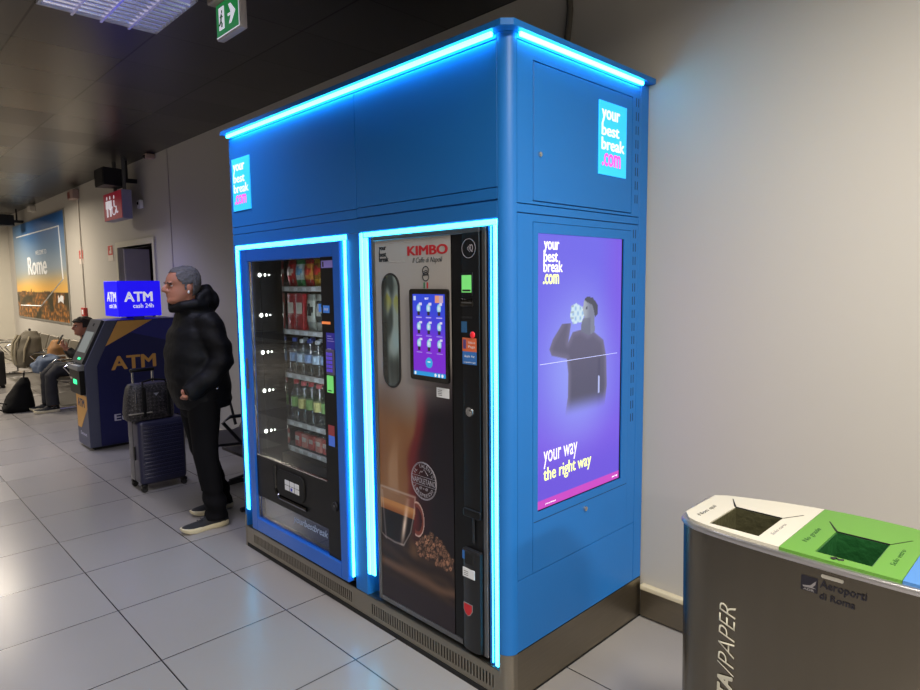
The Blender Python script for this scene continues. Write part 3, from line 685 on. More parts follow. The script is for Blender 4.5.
# control column
b = MB(); b.box(-.309, -.266, YF-.003, YF+.01, .165, 1.815); b.box(-.264, -.143, YF-.006, YF+.01, .142, 1.82); b.box(-.251, -.158, YF-.02, YF-.004, .60+.13, 1.818, .006, 2)
b.box(-.253, -.156, YF-.034, YF-.004, .70, .735, .01, 3)
cc = b.build('control_column', black, CM, True)
b = MB(); b.prism([(-.256, YF-.004), (-.252, YF-.03), (-.235, YF-.044), (-.205, YF-.050), (-.175, YF-.046), (-.158, YF-.032), (-.154, YF-.004)], 'z', .150, .565)
low = b.build('cup_outlet_column', mat('satin_black', (20, 20, 22), .3, noise_amt=.08), cc, True)
b = MB(); b.box(-.250, -.156, YF-.003, YF+.0, .565, .70); b.build('cup_niche', blackm, cc)
b = MB(); b.cyl((-.20, YF-.018, .60), (-.20, YF-.018, .70), .006, .006, 8); b.box(-.25, -.156, YF-.044, YF-.004, .560, .570, .003, 1); b.build('dispensing_nozzle', darkgrey, cc, True)
q = MB(); ccx, ccz = -.212, 1.757
q.tube([(ccx+.036*math.cos(a), YF-.0208, ccz+.036*math.sin(a)) for a in [2*PI*i/32 for i in range(33)]], .0013, 4)
for k_ in range(3): q.tube([(ccx-.012+(.008+.007*k_)*math.cos(a), YF-.0208, ccz+(.008+.007*k_)*math.sin(a)) for a in [math.radians(-40+80*i/8) for i in range(9)]], .0012, 4)
q.build('contactless_mark', sp_, cc)
text('lettering', 'Q', whitelit if 0 else sp_, cc, (-.206, YF-.0212, 1.742), FX, FZ, .018, .030, .03)
q = MB().box(-.252, -.188, YF-.030, YF-.018, 1.575, 1.665, .004, 2).build('payment_reader', black, cc, True)
MB().box(-.246, -.194, YF-.0312, YF-.0300, 1.590, 1.656).build('reader_screen', mat('green_lit_screen'), q)
MB().box(-.242, -.198, YF-.0318, YF-.0311, 1.594, 1.601).build('screen_icons', blackp, q)
MB().box(-.258, -.190, YF-.026, YF-.018, 1.535, 1.566, .004, 2).build('coin_slot', mat('gloss_black'), cc, True)
MB().box(-.250, -.196, YF-.0275, YF-.0255, 1.548, 1.5535).build('slot_lip', midgrey, cc)
MB().box(-.252, -.196, YF-.0225, YF-.0195, 1.49, 1.497).build('slot_lip', darkgrey, cc)
sticker('blue_sticker', -.255, -.225, 1.435, 1.478, mat('dull_blue_print', (40, 92, 140), .5, noise_amt=.4, nscale=150), cc, YF-.020)
q = MB(); q.ball((-.193, YF-.024, 1.428), (.013, .012, .013), 14); q.build('red_button', mat('red_plastic', (225, 40, 50), .35, emit=(225, 40, 50), es=.25), cc, True)
q = sticker('orange_sticker', -.250, -.174, 1.362, 1.415, mat('orange_glow_print', (205, 100, 62), .5, emit=(205, 100, 62), es=.12), cc, YF-.020)  # slight added emission lifts the orange print
text('lettering', 'Usa e', white, q, (-.218, YF-.0214, 1.394), FX, FZ, .036, .008); text('lettering', 'Paga', white, q, (-.218, YF-.0214, 1.374), FX, FZ, .036, .012)
MB().box(-.246, -.230, YF-.0218, YF-.0212, 1.372, 1.408).build('phone_picture', mat('violet_print', (90, 70, 130), .5), q)
q = sticker('blue_notice', -.250, -.174, 1.312, 1.362, mat('mid_blue_glow_print', (50, 105, 175), .5, emit=(50, 105, 175), es=.12), cc, YF-.020)  # slight added emission lifts the blue print
text('lettering', 'Apple  Pay', white, q, (-.240, YF-.0214, 1.338), FX, FZ, .056, .010); text('lettering', 'acquista qui', white, q, (-.244, YF-.0214, 1.316), FX, FZ, .064, .007)
l = MB(); l.cyl((-.212, YF-.018, 1.126), (-.212, YF-.032, 1.126), .020, .018, 18); l.cyl((-.212, YF-.032, 1.126), (-.212, YF-.038, 1.126), .009, .009, 12); l.build('lock', chrome, cc, True)
MB().box(-.236, -.186, YF-.0512, YF-.040, .51, .56, .004, 1).build('cup_slot', blackm, low)
MB().box(-.252, -.240, YF-.042, YF-.028, .525, .558).build('blue_sticker', mat('mid_blue_glow_print'), low)
q = MB().box(-.246, -.18, YF-.0508, YF-.047, .455, .493).build('white_sticker', white, low)
for i in range(3): MB().box(-.24, -.215, YF-.0514, YF-.0507, .462+i*.008, .464+i*.008).build('print_line', blackp, q)
q = MB(); q.prism([(-.243, .347), (-.193, .347), (-.193, .318), (-.205, .300), (-.218, .293), (-.232, .300), (-.243, .318)], 'y', YF-.0515, YF-.047); q = q.build('shield_sticker', mat('grey_print', (130, 126, 128), .5), low)
q2 = MB(); q2.prism([(-.240, .344), (-.196, .344), (-.196, .320), (-.207, .303), (-.218, .297), (-.230, .303), (-.240, .320)], 'y', YF-.0523, YF-.0516); q2.build('shield_centre', redp, q)
def squash(o):
    for v in o.data.vertices:
        if v.co.y < YF-.006: v.co.y = YF-.006+(v.co.y-YF+.006)*.5
        if v.co.x > -.262: v.co.x += .007
    for ch in o.children: squash(ch)
squash(cc)
# ------------------------------------------------------------------ recycling bin
BN = thing('recycling_bin', 'stainless steel three-part recycling bin with white, green and blue lids by the wall', 'bin', (1.097, .13, 0))
def binring(z, o=0., t=0.):
    P = [(.668, .188), (.672, .09), (.678, .02), (.688, -.016), (.706, -.036), (.74, -.052), (.79, -.062), (.88, -.071), (.98, -.075), (1.097, -.077)]
    P = P+[(2*1.097-x, y) for x, y in P[-2::-1]]
    B = [(.700, .222), (.76, .247), (.84, .276), (.94, .300), (1.02, .312), (1.097, .316)]; B = B+[(2*1.097-x, y) for x, y in B[-2::-1]]
    ring = P+B[::-1]; cx, cy = 1.097, .12; out = []
    for x, y in ring:
        d = Vector((x-cx, y-cy)); L = d.length; s_ = (L+o)/L*(1-t*0)
        out.append((cx+d.x*s_*(1-t), cy+d.y*s_*(1-t*.5), z))
    return out
ZT = .95
bs = mat('bin_brushed_steel', (112, 106, 96), .26, 1., noise_amt=.06, nscale=2, stretch=(25, 25, .4), bump=.02, bscale=80)
b = MB(); b.loft([binring(.03, -.012, .035), binring(.06, 0, .034), binring(ZT-.016)], cap=False); b.build('body', bs, BN, True)
b = MB(); b.loft([binring(0, -.02, .035), binring(.032, -.02, .035)]); b.build('foot', blackm, BN)
b = MB(); b.loft([binring(ZT-.018, .003), binring(ZT-.014, .006), binring(ZT-.006, .006), binring(ZT-.002, .003), binring(ZT-.002, -.012), binring(ZT-.018, -.012)], cap=False); b.build('rim', mat('silver_rim', (190, 188, 190), .3, .9), BN, True)
def lid(name, x0, x1, m_, mi, label, ox0, ox1):
    """curved lid segment with a rectangular mouth and two folded back flaps"""
    ring = binring(0, -.006)
    def yb(x, front):
        pts = sorted([(p[0], p[1]) for p in ring if (p[1] < .1) == front])
        for a, c_ in zip(pts, pts[1:]):
            if a[0] <= x <= c_[0]: return a[1]+(c_[1]-a[1])*(x-a[0])/max(1e-6, c_[0]-a[0])
        return pts[0][1] if x < pts[0][0] else pts[-1][1]
    oy0, oy1 = -.036, .142
    xs = sorted(set([x0+(x1-x0)*i/10 for i in range(11)]+[ox0, ox1])); L = MB(); zt, zb = ZT+.006, ZT-.004
    def quad(xa, xb, fa, fb, ga, gb): L.prism([(xa, fa), (xb, fb), (xb, gb), (xa, ga)], 'z', zb, zt)
    for xa, xb in zip(xs, xs[1:]):
        if xb-xa < 1e-5: continue
        fa, fb, ba, bb_ = yb(xa, True), yb(xb, True), yb(xa, False), yb(xb, False)
        if xa < x0+.0001 and x0 < .70: fa = .005; ba = .20
        if xb > x1-.0001 and x1 > 1.49: fb = .005; bb_ = .20
        if xa >= ox0-1e-6 and xb <= ox1+1e-6: quad(xa, xb, fa, fb, oy0, oy0); quad(xa, xb, oy1, oy1, ba, bb_)
        else: quad(xa, xb, fa, fb, ba, bb_)
    o = L.build(name, m_, BN, label=label)
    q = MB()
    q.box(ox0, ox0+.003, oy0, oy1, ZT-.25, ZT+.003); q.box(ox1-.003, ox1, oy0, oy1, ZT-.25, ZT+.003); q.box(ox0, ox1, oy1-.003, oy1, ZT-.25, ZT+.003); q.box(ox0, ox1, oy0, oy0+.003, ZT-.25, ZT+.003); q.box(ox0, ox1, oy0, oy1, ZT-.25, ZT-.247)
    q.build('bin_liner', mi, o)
    q = MB()
    for (ax, dx) in ((ox0, -.034), (ox1, .034)):
        q.prism([(ax-.002, oy1-.004), (ax+.003, oy1), (ax+dx+.002, oy1+.062), (ax+dx-.001, oy1+.062)], 'z', ZT+.0055, ZT+.0066)
    q.box(ox0, ox1, oy1-.002, oy1, ZT-.01, ZT+.0066)
    q.build('fold_slits', blackm, o)
    return o
lw = mat('white_bin_lid', (192, 188, 174), .4, noise_amt=.02); lg = mat('green_bin_lid', (88, 140, 50), .38, noise_amt=.03); lb = mat('blue_bin_lid', (68, 122, 184), .4, noise_amt=.03)
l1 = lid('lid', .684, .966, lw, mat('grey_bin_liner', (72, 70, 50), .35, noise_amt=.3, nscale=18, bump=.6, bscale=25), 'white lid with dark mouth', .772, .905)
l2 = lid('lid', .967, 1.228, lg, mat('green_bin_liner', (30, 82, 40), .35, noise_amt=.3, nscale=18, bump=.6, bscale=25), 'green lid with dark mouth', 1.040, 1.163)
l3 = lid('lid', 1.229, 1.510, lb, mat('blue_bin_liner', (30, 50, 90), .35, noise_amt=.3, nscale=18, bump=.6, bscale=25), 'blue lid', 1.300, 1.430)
def lidmark(par, x, y, ang, s1, s2, m_):
    c_, s_ = math.cos(ang), math.sin(ang); U = (c_, s_, 0); V = (-s_, c_, 0)
    text('lettering', s1, m_, par, (x, y, ZT+.0062), U, V, .060, .014, 0, .25, ext=.0004)
text('lettering', 'Non qui', blackp, l1, (.735, -.0, ZT+.0062), (0, 1, 0), (-1, 0, 0), .11, .018, 0, .2, ext=.0004)
text('lettering', 'Solo carta', mat('grey_print'), l1, (.930, .0, ZT+.0062), (0, 1, 0), (-1, 0, 0), .10, .010, 0, .2, ext=.0004)
text('lettering', 'No grazie', mat('dark_green_print', (20, 70, 30), .5), l2, (1.012, .01, ZT+.0062), (0, 1, 0), (-1, 0, 0), .12, .018, 0, .2, ext=.0004)
text('lettering', 'Solo vetro', mat('dark_green_print'), l2, (1.200, .005, ZT+.0062), (0, 1, 0), (-1, 0, 0), .12, .012, 0, .2, ext=.0004)
q = MB(); q.tube([(1.080, -.052, ZT+.0066), (1.090, -.046, ZT+.0066), (1.097, -.052, ZT+.0066), (1.106, -.046, ZT+.0066)], .003, 6); q.cyl((1.085, -.052, ZT+.006), (1.085, -.052, ZT+.0075), .006, .006, 10); q.build('lid_mark', blackp, l2)
YB = -.0768
q = MB(); q.box(1.024, 1.061, YB-.0012, YB+.004, .868, .905); ab = q.build('airport_badge', mat('dark_blue_black_print', (24, 22, 34), .45), BN)
q = MB(); q.prism([(1.028, .880), (1.045, .884), (1.058, .899), (1.056, .888), (1.050, .881), (1.058, .879), (1.030, .877)], 'y', YB-.002, YB-.0012); q.build('wing_mark', mat('grey_print'), ab)
text('lettering', 'ADR', mat('grey_print'), ab, (1.030, YB-.0014, .870), FX, FZ, .024, .005, .02)
text('lettering', 'Aeroporti', mat('dark_blue_black_print'), BN, (1.066, YB-.0012, .880), FX, FZ, .098, .026, .016, ext=.0006)
text('lettering', 'di Roma', mat('dark_blue_black_print'), BN, (1.066, YB-.0012, .858), FX, FZ, .076, .0165, .016, ext=.0006)
q = MB(); q.prism(rr(1.068, 1.116, .9125, .9215, .004), 'y', YB-.0022, YB+.004); q.build('rivet_plate', mat('pale_metal_plate', (190, 186, 175), .4, .5), BN, True)
pm = mat('pale_bin_lettering', (190, 186, 170), .5)
text('lettering', '/PAPER', pm, BN, (.866, -.0705, .560), (0, 0, 1), (-1, .09, 0), .196, .046, -.014, .30)
text('lettering', 'CARTA', pm, BN, (.864, -.0705, .375), (0, 0, 1), (-1, .09, 0), .182, .044, .05, .22)
# ------------------------------------------------------------------ cash machine
AT = thing('cash_machine', 'navy and gold cash machine standing against the wall with glowing blue sign on top', 'cash machine', (-5.65, .4, 0))
AX0, AX1 = -5.86, -5.45
b = MB(); b.prism([(-.045, .03), (-.045, .85), (.165, 1.285), (.86, 1.285), (.86, .03)], 'x', AX0, AX1); bd = b.build('body', mat('slate_grey_cabinet', (84, 88, 112), .45, .2, noise_amt=.04), AT)
MB().box(AX0+.03, AX1-.03, .0, .82, 0, .03).build('plinth', blackm, AT)
navy = mat('navy_panel_print', (20, 24, 84), .4, noise_amt=.04); gold = mat('gold_print', (216, 162, 84), .5, noise_amt=.03)
b = MB(); b.prism([(.055, .035), (.06, .842), (.262, 1.28), (.855, 1.28), (.855, .035)], 'x', AX1, AX1+.008); sp = b.build('side_panel', navy, AT)
MB().prism([(.27, 1.276), (.60, 1.276), (.145, 1.03)], 'x', AX1+.008, AX1+.0095).build('gold_triangle', gold, sp)
MB().prism([(.60, 1.276), (.85, 1.276), (.85, 1.02), (.38, 1.155)], 'x', AX1+.008, AX1+.0092).build('blue_triangle', mat('mid_navy_print', (38, 42, 128), .4, noise_amt=.03), sp)
text('lettering', 'ATM', gold, sp, (AX1+.009, .185, .785), SX, FZ, .43, .138, .03)
text('lettering', 'Euronet', mat('pale_lavender_print', (190, 190, 215), .5), sp, (AX1+.009, .185, .268), SX, FZ, .46, .068, .02)
sl_d = Vector((0, .21, .435)).normalized(); sl_n = Vector((0, -.435, .21)).normalized(); S0 = Vector((0, -.045, .85))
def slope_box(name, x0, x1, u0, u1, n0, n1, m_, par):
    mb = MB(); vs = []
    A = [S0+sl_d*u+sl_n*n for u, n in ((u0, n0), (u1, n0), (u1, n1), (u0, n1))]
    mb.prism([(a.y, a.z) for a in A], 'x', x0, x1); return mb.build(name, m_, par)
con = slope_box('console', AX0+.015, AX1-.03, .01, .475, -.005, .028, mat('dark_console', (38, 40, 46), .4, noise_amt=.05), AT)
slope_box('screen', AX0+.06, AX1-.075, .12, .34, .028, .032, mat('grey_lit_screen', (120, 125, 120), .3, emit=(105, 112, 106), es=.55), con)
slope_box('camera', AX0+.18, AX0+.21, .40, .43, .028, .033, black, con)
slope_box('green_light', AX0+.20, AX0+.27, .045, .065, .028, .034, mat('green_glow', (40, 230, 130), .4, emit=(50, 240, 150), es=1.5), con)
b = MB(); b.box(AX0-.01, AX1-.03, -.105, -.04, .80, .855, .008, 2); sf = b.build('keypad_shelf', mat('grey_shelf_plastic', (130, 132, 134), .4), AT, True)
k = MB()
for i in range(4):
    for j in range(3): k.box(AX0+.1+i*.03, AX0+.12+i*.03, -.10+j*.018, -.087+j*.018, .855, .861)
k.build('keys', chrome, sf)
b = MB(); b.box(AX0+.0, AX1-.035, -.09, -.04, .56, .80, .006, 1); vb = b.build('dispenser', black, AT, True)
MB().box(AX1-.26, AX1-.14, -.0935, -.0895, .66, .705).build('green_light', mat('green_glow'), vb)
MB().box(AX0+.04, AX0+.12, -.0935, -.0895, .70, .72).build('cash_slot', chrome, vb)
b = MB(); b.prism([(AX0+.02, .545), (AX1-.02, .545), (AX1-.02, .42), (AX0+.14, .20), (AX0+.02, .20)], 'y', -.048, -.045); fp = b.build('front_panel', gold, AT)
text('lettering', 'ATM', navy, fp, (AX0+.07, -.0485, .42), FX, FZ, .24, .085, .03)
text('lettering', 'Euronet', mat('pale_lavender_print'), AT, (AX0+.1, -.046, .13), FX, FZ, .22, .035, .02)
blit = mat('blue_lightbox_face', (20, 16, 220), .4, emit=(30, 16, 238), es=.9)
b = MB(); b.box(-5.88, AX1+.005, .285, .70, 1.315, 1.675, .004, 1); lbx = b.build('lightbox', blit, AT)
b = MB()
for x in (-5.75, -5.53): b.box(x-.02, x+.02, .45, .55, 1.285, 1.316)
b.build('lightbox_feet', midgrey, AT)
text('lettering', 'ATM', whitelit, lbx, (AX1+.0055, .345, 1.465), SX, FZ, .275, .100, .035)
text('lettering', 'cash 24h', whitelit, lbx, (AX1+.0055, .425, 1.400), SX, FZ, .20, .045, .02)
text('lettering', 'ATM', whitelit, lbx, (-5.79, .2845, 1.465), FX, FZ, .30, .100, .035)
text('lettering', 'cash 24h', whitelit, lbx, (-5.73, .2845, 1.400), FX, FZ, .24, .045, .02)
# ------------------------------------------------------------------ suitcase and tote
SC = thing('suitcase', 'navy ribbed hard-shell suitcase with raised handle, standing beside the man in black coat', 'suitcase', (-3.85, .05, 0))
shell = mat('navy_shell', (36, 37, 62), .33, noise_amt=.05)
b = MB(); b.box(-3.985, -3.71, -.128, .232, .055, .57, .035, 4); bd = b.build('shell', shell, SC, True)
b = MB()
for i in range(14): z = .105+i*.031; b.box(-3.713, -3.704, -.095, .20, z, z+.014, .003, 2)
b.build('ribs', shell, bd, True)
MB().box(-3.852, -3.843, -.130, .234, .053, .572, .004, 1).build('zip_seam', black, bd)
for x in (-3.96, -3.735):
    for y in (-.10, .205):
        q = MB(); q.box(x-.022, x+.022, y-.022, y+.022, .035, .062, .006, 2); ho = q.build('wheel_housing', black, SC, True)
        q = MB(); q.cyl((x-.014, y, .0225), (x+.014, y, .0225), .022, .022, 18); q.build('wheel', mat('rubber', (22, 22, 24), .7), ho, True)
q = MB(); q.box(-3.84, -3.80, -.138, -.128, .25, .36, .004, 2); q.build('side_handle', black, SC, True)
for y in (-.08, .07):
    q = MB(); q.tube([(-3.93, y, .56), (-3.93, y, .945)], .009, 10); q.build('handle_pole', chrome, SC, True, label='chrome telescopic pole')
q = MB(); q.box(-3.948, -3.912, -.10, .09, .935, .965, .012, 3); q.build('handle_grip', black, SC, True)
TB = thing('tote_bag', 'black patterned tote bag with zip pocket, resting on top of the navy suitcase', 'bag', (-3.82, -.03, .57))
def check_mat():
    m_ = mat('black_grey_monogram_canvas', (24, 23, 25), .5, bump=.1, bscale=60); nt = m_.node_tree; b_ = nt.nodes['Principled BSDF']
    tc = nt.nodes.new('ShaderNodeTexCoord'); mp = nt.nodes.new('ShaderNodeMapping'); mp.inputs['Rotation'].default_value = (PI/4, 0, 0)
    ck = nt.nodes.new('ShaderNodeTexChecker'); ck.inputs['Scale'].default_value = 46; ck.inputs['Color1'].default_value = (*lin((15, 14, 17)), 1); ck.inputs['Color2'].default_value = (*lin((46, 43, 47)), 1)
    vn = nt.nodes.new('ShaderNodeTexVoronoi'); vn.inputs['Scale'].default_value = 60; mx = nt.nodes.new('ShaderNodeMix'); mx.data_type = 'RGBA'
    lt_ = nt.nodes.new('ShaderNodeMath'); lt_.operation = 'LESS_THAN'; lt_.inputs[1].default_value = .28
    nt.links.new(tc.outputs['Object'], mp.inputs[0]); nt.links.new(mp.outputs[0], ck.inputs['Vector']); nt.links.new(mp.outputs[0], vn.inputs['Vector'])
    nt.links.new(vn.outputs['Distance'], lt_.inputs[0]); nt.links.new(lt_.outputs[0], mx.inputs['Factor']); nt.links.new(ck.outputs['Color'], mx.inputs['A']); mx.inputs['B'].default_value = (*lin((76, 72, 74)), 1)
    nt.links.new(mx.outputs['Result'], b_.inputs['Base Color']); return m_
canv = check_mat()
b = MB(); b.stack([(-3.815, -.045, .572, .085, .165), (-3.815, -.045, .585, .095, .178), (-3.815, -.045, .63, .10, .182), (-3.815, -.04, .75, .09, .175), (-3.815, -.035, .83, .075, .165), (-3.815, -.03, .855, .06, .155), (-3.815, -.03, .86, .04, .14)], 40, 4)
tb = b.build('bag_body', canv, TB, True)
b = MB(); b.box(-3.725, -3.712, -.09, .055, .65, .80, .006, 2); pk = b.build('front_pocket', canv, TB, True)
MB().prism([(-.035, .785), (.005, .785), (-.015, .762)], 'x', -3.7125, -3.7105).build('triangle_badge', mat('silver_badge', (190, 190, 195), .3, .7), pk)
for y in (-.105, .08):
    q = MB(); q.box(-3.722, -3.705, y-.013, y+.013, .60, .84, .004, 1); q.build('strap', black, TB, True)
q = MB(); q.tube([(-3.73, -.105, .83), (-3.75, -.10, .875), (-3.76, -.02, .89), (-3.75, .07, .875), (-3.73, .08, .83)], .008, 8); q.build('carry_handle', black, TB, True)
q = MB(); q.box(-3.727, -3.706, -.222, -.05, .632, .640, .002, 1); q.build('piping', mat('pale_piping', (140, 136, 128), .5), TB, True)
q = MB(); q.cyl((-3.712, -.165, .72), (-3.712, -.165, .82), .004, .004, 6); q.build('zip_pull', chrome, TB, True)
TB.location.y += .035
# ------------------------------------------------------------------ people
skin = mat('skin_warm', (168, 112, 90), .5, noise_amt=.06, nscale=12, spec=.4)
coatm = mat('black_quilted_nylon', (9, 9, 13), .62, noise_amt=.15, nscale=6, bump=.25, bscale=14, spec=.2)
trou = mat('black_trousers_cloth', (10, 10, 14), .85, spec=.15, noise_amt=.15, nscale=9, bump=.2, bscale=12)
hairm = mat('salt_and_pepper_hair', (88, 86, 90), .8, noise_amt=.6, nscale=120, bump=.7, bscale=140, stretch=(1, .35, 1))
def head_rings(cx, cy, z0, s=1.0, o=0.):
    # (z above chin, front, back, half width)
    T = [(-.012, -.125, -.03, .040), (.0, -.150, -.02, .044), (.010, -.166, -.012, .050), (.024, -.172, .0, .056), (.042, -.166, .018, .062), (.055, -.171, .035, .066), (.064, -.167, .045, .068), (.074, -.171, .055, .070), (.088, -.168, .066, .072), (.105, -.162, .074, .074),
         (.122, -.164, .079, .076), (.135, -.173, .082, .077), (.150, -.172, .083, .077), (.170, -.166, .081, .076), (.190, -.155, .074, .073), (.210, -.136, .062, .066), (.226, -.110, .045, .054), (.238, -.075, .018, .036), (.244, -.045, -.010, .016)]
    R_ = []
    for z, fr_, bk, hw in T:
        cyy = (fr_+bk)/2; ry = (bk-fr_)/2+o; r = []
        for i in range(28):
            t = 2*PI*i/28; c_, s_ = math.cos(t), math.sin(t); pw = 2.25
            x = hw*math.copysign(abs(c_)**(2/pw), c_)
            if s_ < 0 and z < .15: x *= 1-.20*abs(s_)**2
            r.append((cx+s*(x+o*c_), cy+s*.87*(cyy+ry*math.copysign(abs(s_)**(2/pw), s_)), z0+s*z))
        R_.append(r)
    return R_
def make_head(mb, cx, cy, z0, s=1.0):
    mb.loft(head_rings(cx, cy, z0, s))
    P = lambda x, y, z: (cx+s*x, cy+s*y*.87, z0+s*z)
    mb.tube([P(0, -.166, .132), P(0, -.178, .115), P(0, -.190, .098), P(0, -.196, .088), P(0, -.176, .080)], [s*.009, s*.011, s*.015, s*.017, s*.011], 10)      # nose
    for sx in (-1, 1):
        mb.ball(P(sx*.014, -.172, .084), (s*.010, s*.011, s*.009), 8)
        mb.ball(P(sx*.034, -.163, .137), (s*.020, s*.010, s*.007), 8)            # brow
        mb.ball(P(sx*.076, -.035, .100), (s*.011, s*.019, s*.031), 10, Matrix.Rotation(.25*1, 3, 'X'))   # ear
    mb.tube([P(-.022, -.160, .061), P(0, -.172, .062), P(.022, -.160, .061)], [s*.004, s*.0075, s*.004], 8)
    mb.tube([P(-.020, -.159, .050), P(0, -.170, .050), P(.020, -.159, .050)], [s*.004, s*.0085, s*.004], 8)
    mb.ball(P(0, -.152, .018), (s*.022, s*.022, s*.018), 10)
    mb.tube([P(0, -.03, .09), P(0, -.03, .0), P(0, -.01, -.07), P(0, .0, -.12)], [s*.062, s*.060, s*.064, s*.075], 16)
def face_parts(par, cx, cy, z0, s, browc):
    P = lambda x, y, z: (cx+s*x, cy+s*y*.87, z0+s*z)
    for sx in (-1, 1):
        q = MB(); q.ball(P(sx*.031, -.148, .119), (s*.012, s*.010, s*.008), 12); e_ = q.build('eye', mat('eye_white', (200, 195, 190), .25), par, True)
        q = MB(); q.ball(P(sx*.031, -.155, .119), (s*.0065, s*.006, s*.0065), 10); q.build('iris', mat('dark_iris', (24, 16, 12), .2), e_, True)
        q = MB(); q.tube([P(sx*.014, -.176, .133), P(sx*.032, -.173, .137), P(sx*.052, -.156, .133)], [s*.003, s*.0055, s*.003], 6); q.build('eyebrow', browc, par, True)
        q = MB(); q.tube([P(sx*.018, -.162, .125), P(sx*.032, -.163, .1265), P(sx*.048, -.152, .122)], [s*.003, s*.0055, s*.003], 6); q.build('eyelid', mat('shadowed_lid', (120, 78, 62), .6), par, True)
def hand(mb, w, d, n, s=1., curl=.6, side=1, spread=.12):
    """palm and five fingers added to mb: wrist w, direction d, back-of-hand normal n"""
    w = Vector(w); d = Vector(d).normalized(); n = Vector(n).normalized(); a = d.cross(n).normalized()*side
    mb.tube([w-d*.03*s, w, w+d*.04*s, w+d*.082*s], [.024*s, .027*s, .036*s, .038*s], 12, .48)
    for i, (o_, L, r) in enumerate(((-.030, .062, .0078), (-.010, .074, .0085), (.010, .078, .0088), (.030, .070, .0085))):
        p = w+d*.075*s+a*o_*s; pts = [p]; ang = 0
        for j, f_ in enumerate((.45, .32, .23)):
            ang += curl*(.6, 1., .7)[j]; dd = d*math.cos(ang)-n*math.sin(ang)+a*spread*o_*8*(1-j*.3); pts.append(pts[-1]+dd.normalized()*L*f_*s)
        mb.tube(pts, [r*s*1.1, r*s*1.05, r*s*.95, r*s*.7], 8)
    p = w+d*.02*s+a*.030*s; mb.tube([p, p+(d*.5+a*.7-n*.3).normalized()*.032*s, p+(d*.6+a*.7-n*.35).normalized()*.034*s+(d*.9-n*.4).normalized()*.022*s, p+(d*.6+a*.7-n*.35).normalized()*.036*s+(d*.9-n*.5).normalized()*.046*s], [.014*s, .0115*s, .010*s, .0075*s], 8)
def torso_profile(x, rows, n=32, p=2.3): return [(x, cy, z, rx, ry) for z, cy, ry, rx in rows]
MX = -2.80
MN = thing('person', 'grey-haired man in black hooded puffer coat standing beside the kiosk, facing left', 'person', (MX, 0, 0))
HC = (MX, -.032, 1.508)
b = MB(); make_head(b, *HC)
b.stack(torso_profile(MX, [(.86, -.03, .11, .15), (1.0, -.03, .11, .15), (1.2, -.03, .11, .16), (1.38, -.02, .10, .17), (1.44, -.02, .08, .12), (1.48, -.03, .06, .07)]), 20)
LEG = [[(-2.70, -.0, .90), (-2.67, -.035, .50), (-2.635, .005, .10), (-2.635, .01, .06)], [(-2.90, -.0, .90), (-2.91, .04, .50), (-2.93, .165, .10), (-2.93, .175, .06)]]
for L in LEG: b.tube(L, [.085, .06, .045, .045], 12)
ARM = [[(MX+.18, .015, 1.40), (MX+.245, .065, 1.13), (MX+.195, -.155, .94)], [(MX-.155, .05, 1.39), (MX-.205, .11, 1.13), (MX-.175, -.06, .955)]]
for A in ARM: b.tube(A, [.05, .042, .028], 10)
for A, sd in zip(ARM, (1, -1)): hand(b, (A[2][0]-.01*sd, A[2][1]-.012, A[2][2]-.028), (-.85*sd, .30, -.22), (.25*sd, -.85, -.3), .9, .5, sd)
body = remesh(b, 'body', skin, MN, .0062, 3)
face_parts(body, *HC, 1.0, mat('dark_grey_brow', (50, 46, 46), .7))
# hair cap
b = MB(); b.loft(head_rings(HC[0], HC[1], HC[2], 1.0, .0045))
hr = remesh(b, 'hair', hairm, MN, .006, 2)
def cut(o, keep):
    bm = bmesh.new(); bm.from_mesh(o.data); bmesh.ops.delete(bm, geom=[v for v in bm.verts if not keep(v.co)], context='VERTS'); bm.to_mesh(o.data); bm.free()
def hairline(c):
    y = (c.y-HC[1])/.87; z = c.z-HC[2]+.006*noise.noise(c*60)
    if y < -.125: return z > .202
    if y < -.085: return z > .165-(y+.125)*1.0
    if y < -.045: return z > .085 if y > -.072 else z > .125
    if y < -.01: return z > .125
    return z > .035+.0*y
cut(hr, hairline)
displace(hr, lambda c: .003*noise.noise(c*90)+.003*noise.noise(c*30)+(.004 if c.z > HC[2]+.215 else 0))
so = hr.modifiers.new('thickness', 'SOLIDIFY'); so.thickness = .003
q = MB(); q.ball((MX+.082, HC[1]-.040, HC[2]+.075), (.007, .007, .012), 10); q.build('earbud', mat('white_plastic', (235, 235, 235), .3), body, True, label='white earbud')
# coat
b = MB()
rows = [(.800, .022, .160, .190), (.85, .020, .180, .205), (.95, -.000, .192, .210), (1.08, -.014, .196, .212), (1.22, -.016, .180, .210), (1.33, -.010, .150, .205), (1.40, -.002, .128, .180), (1.45, .000, .112, .140), (1.49, -.014, .10, .112), (1.52, -.032, .088, .094)]
b.stack(torso_profile(MX, rows), 32, 2.4)
for A in ARM:
    sd = 1 if A[0][0] > MX else -1
    b.tube([(MX+sd*.15, .0, 1.42), (A[0][0]+sd*.01, .015, 1.35), (A[1][0]*.5+A[0][0]*.5+sd*.01, .045, 1.24), A[1], (A[1][0]-sd*.012, -.01, 1.04), (A[2][0]+sd*.008, -.10, .965), (A[2][0], A[2][1]-.01, A[2][2]-.01)], [.080, .086, .082, .076, .070, .062, .056], 16)
b.tube([(MX-.10, .03, 1.49), (MX-.115, -.04, 1.505), (MX-.085, -.12, 1.495), (MX, -.155, 1.475), (MX+.085, -.12, 1.495), (MX+.115, -.04, 1.505), (MX+.10, .03, 1.49)], [.035, .036, .033, .028, .033, .036, .035], 12)
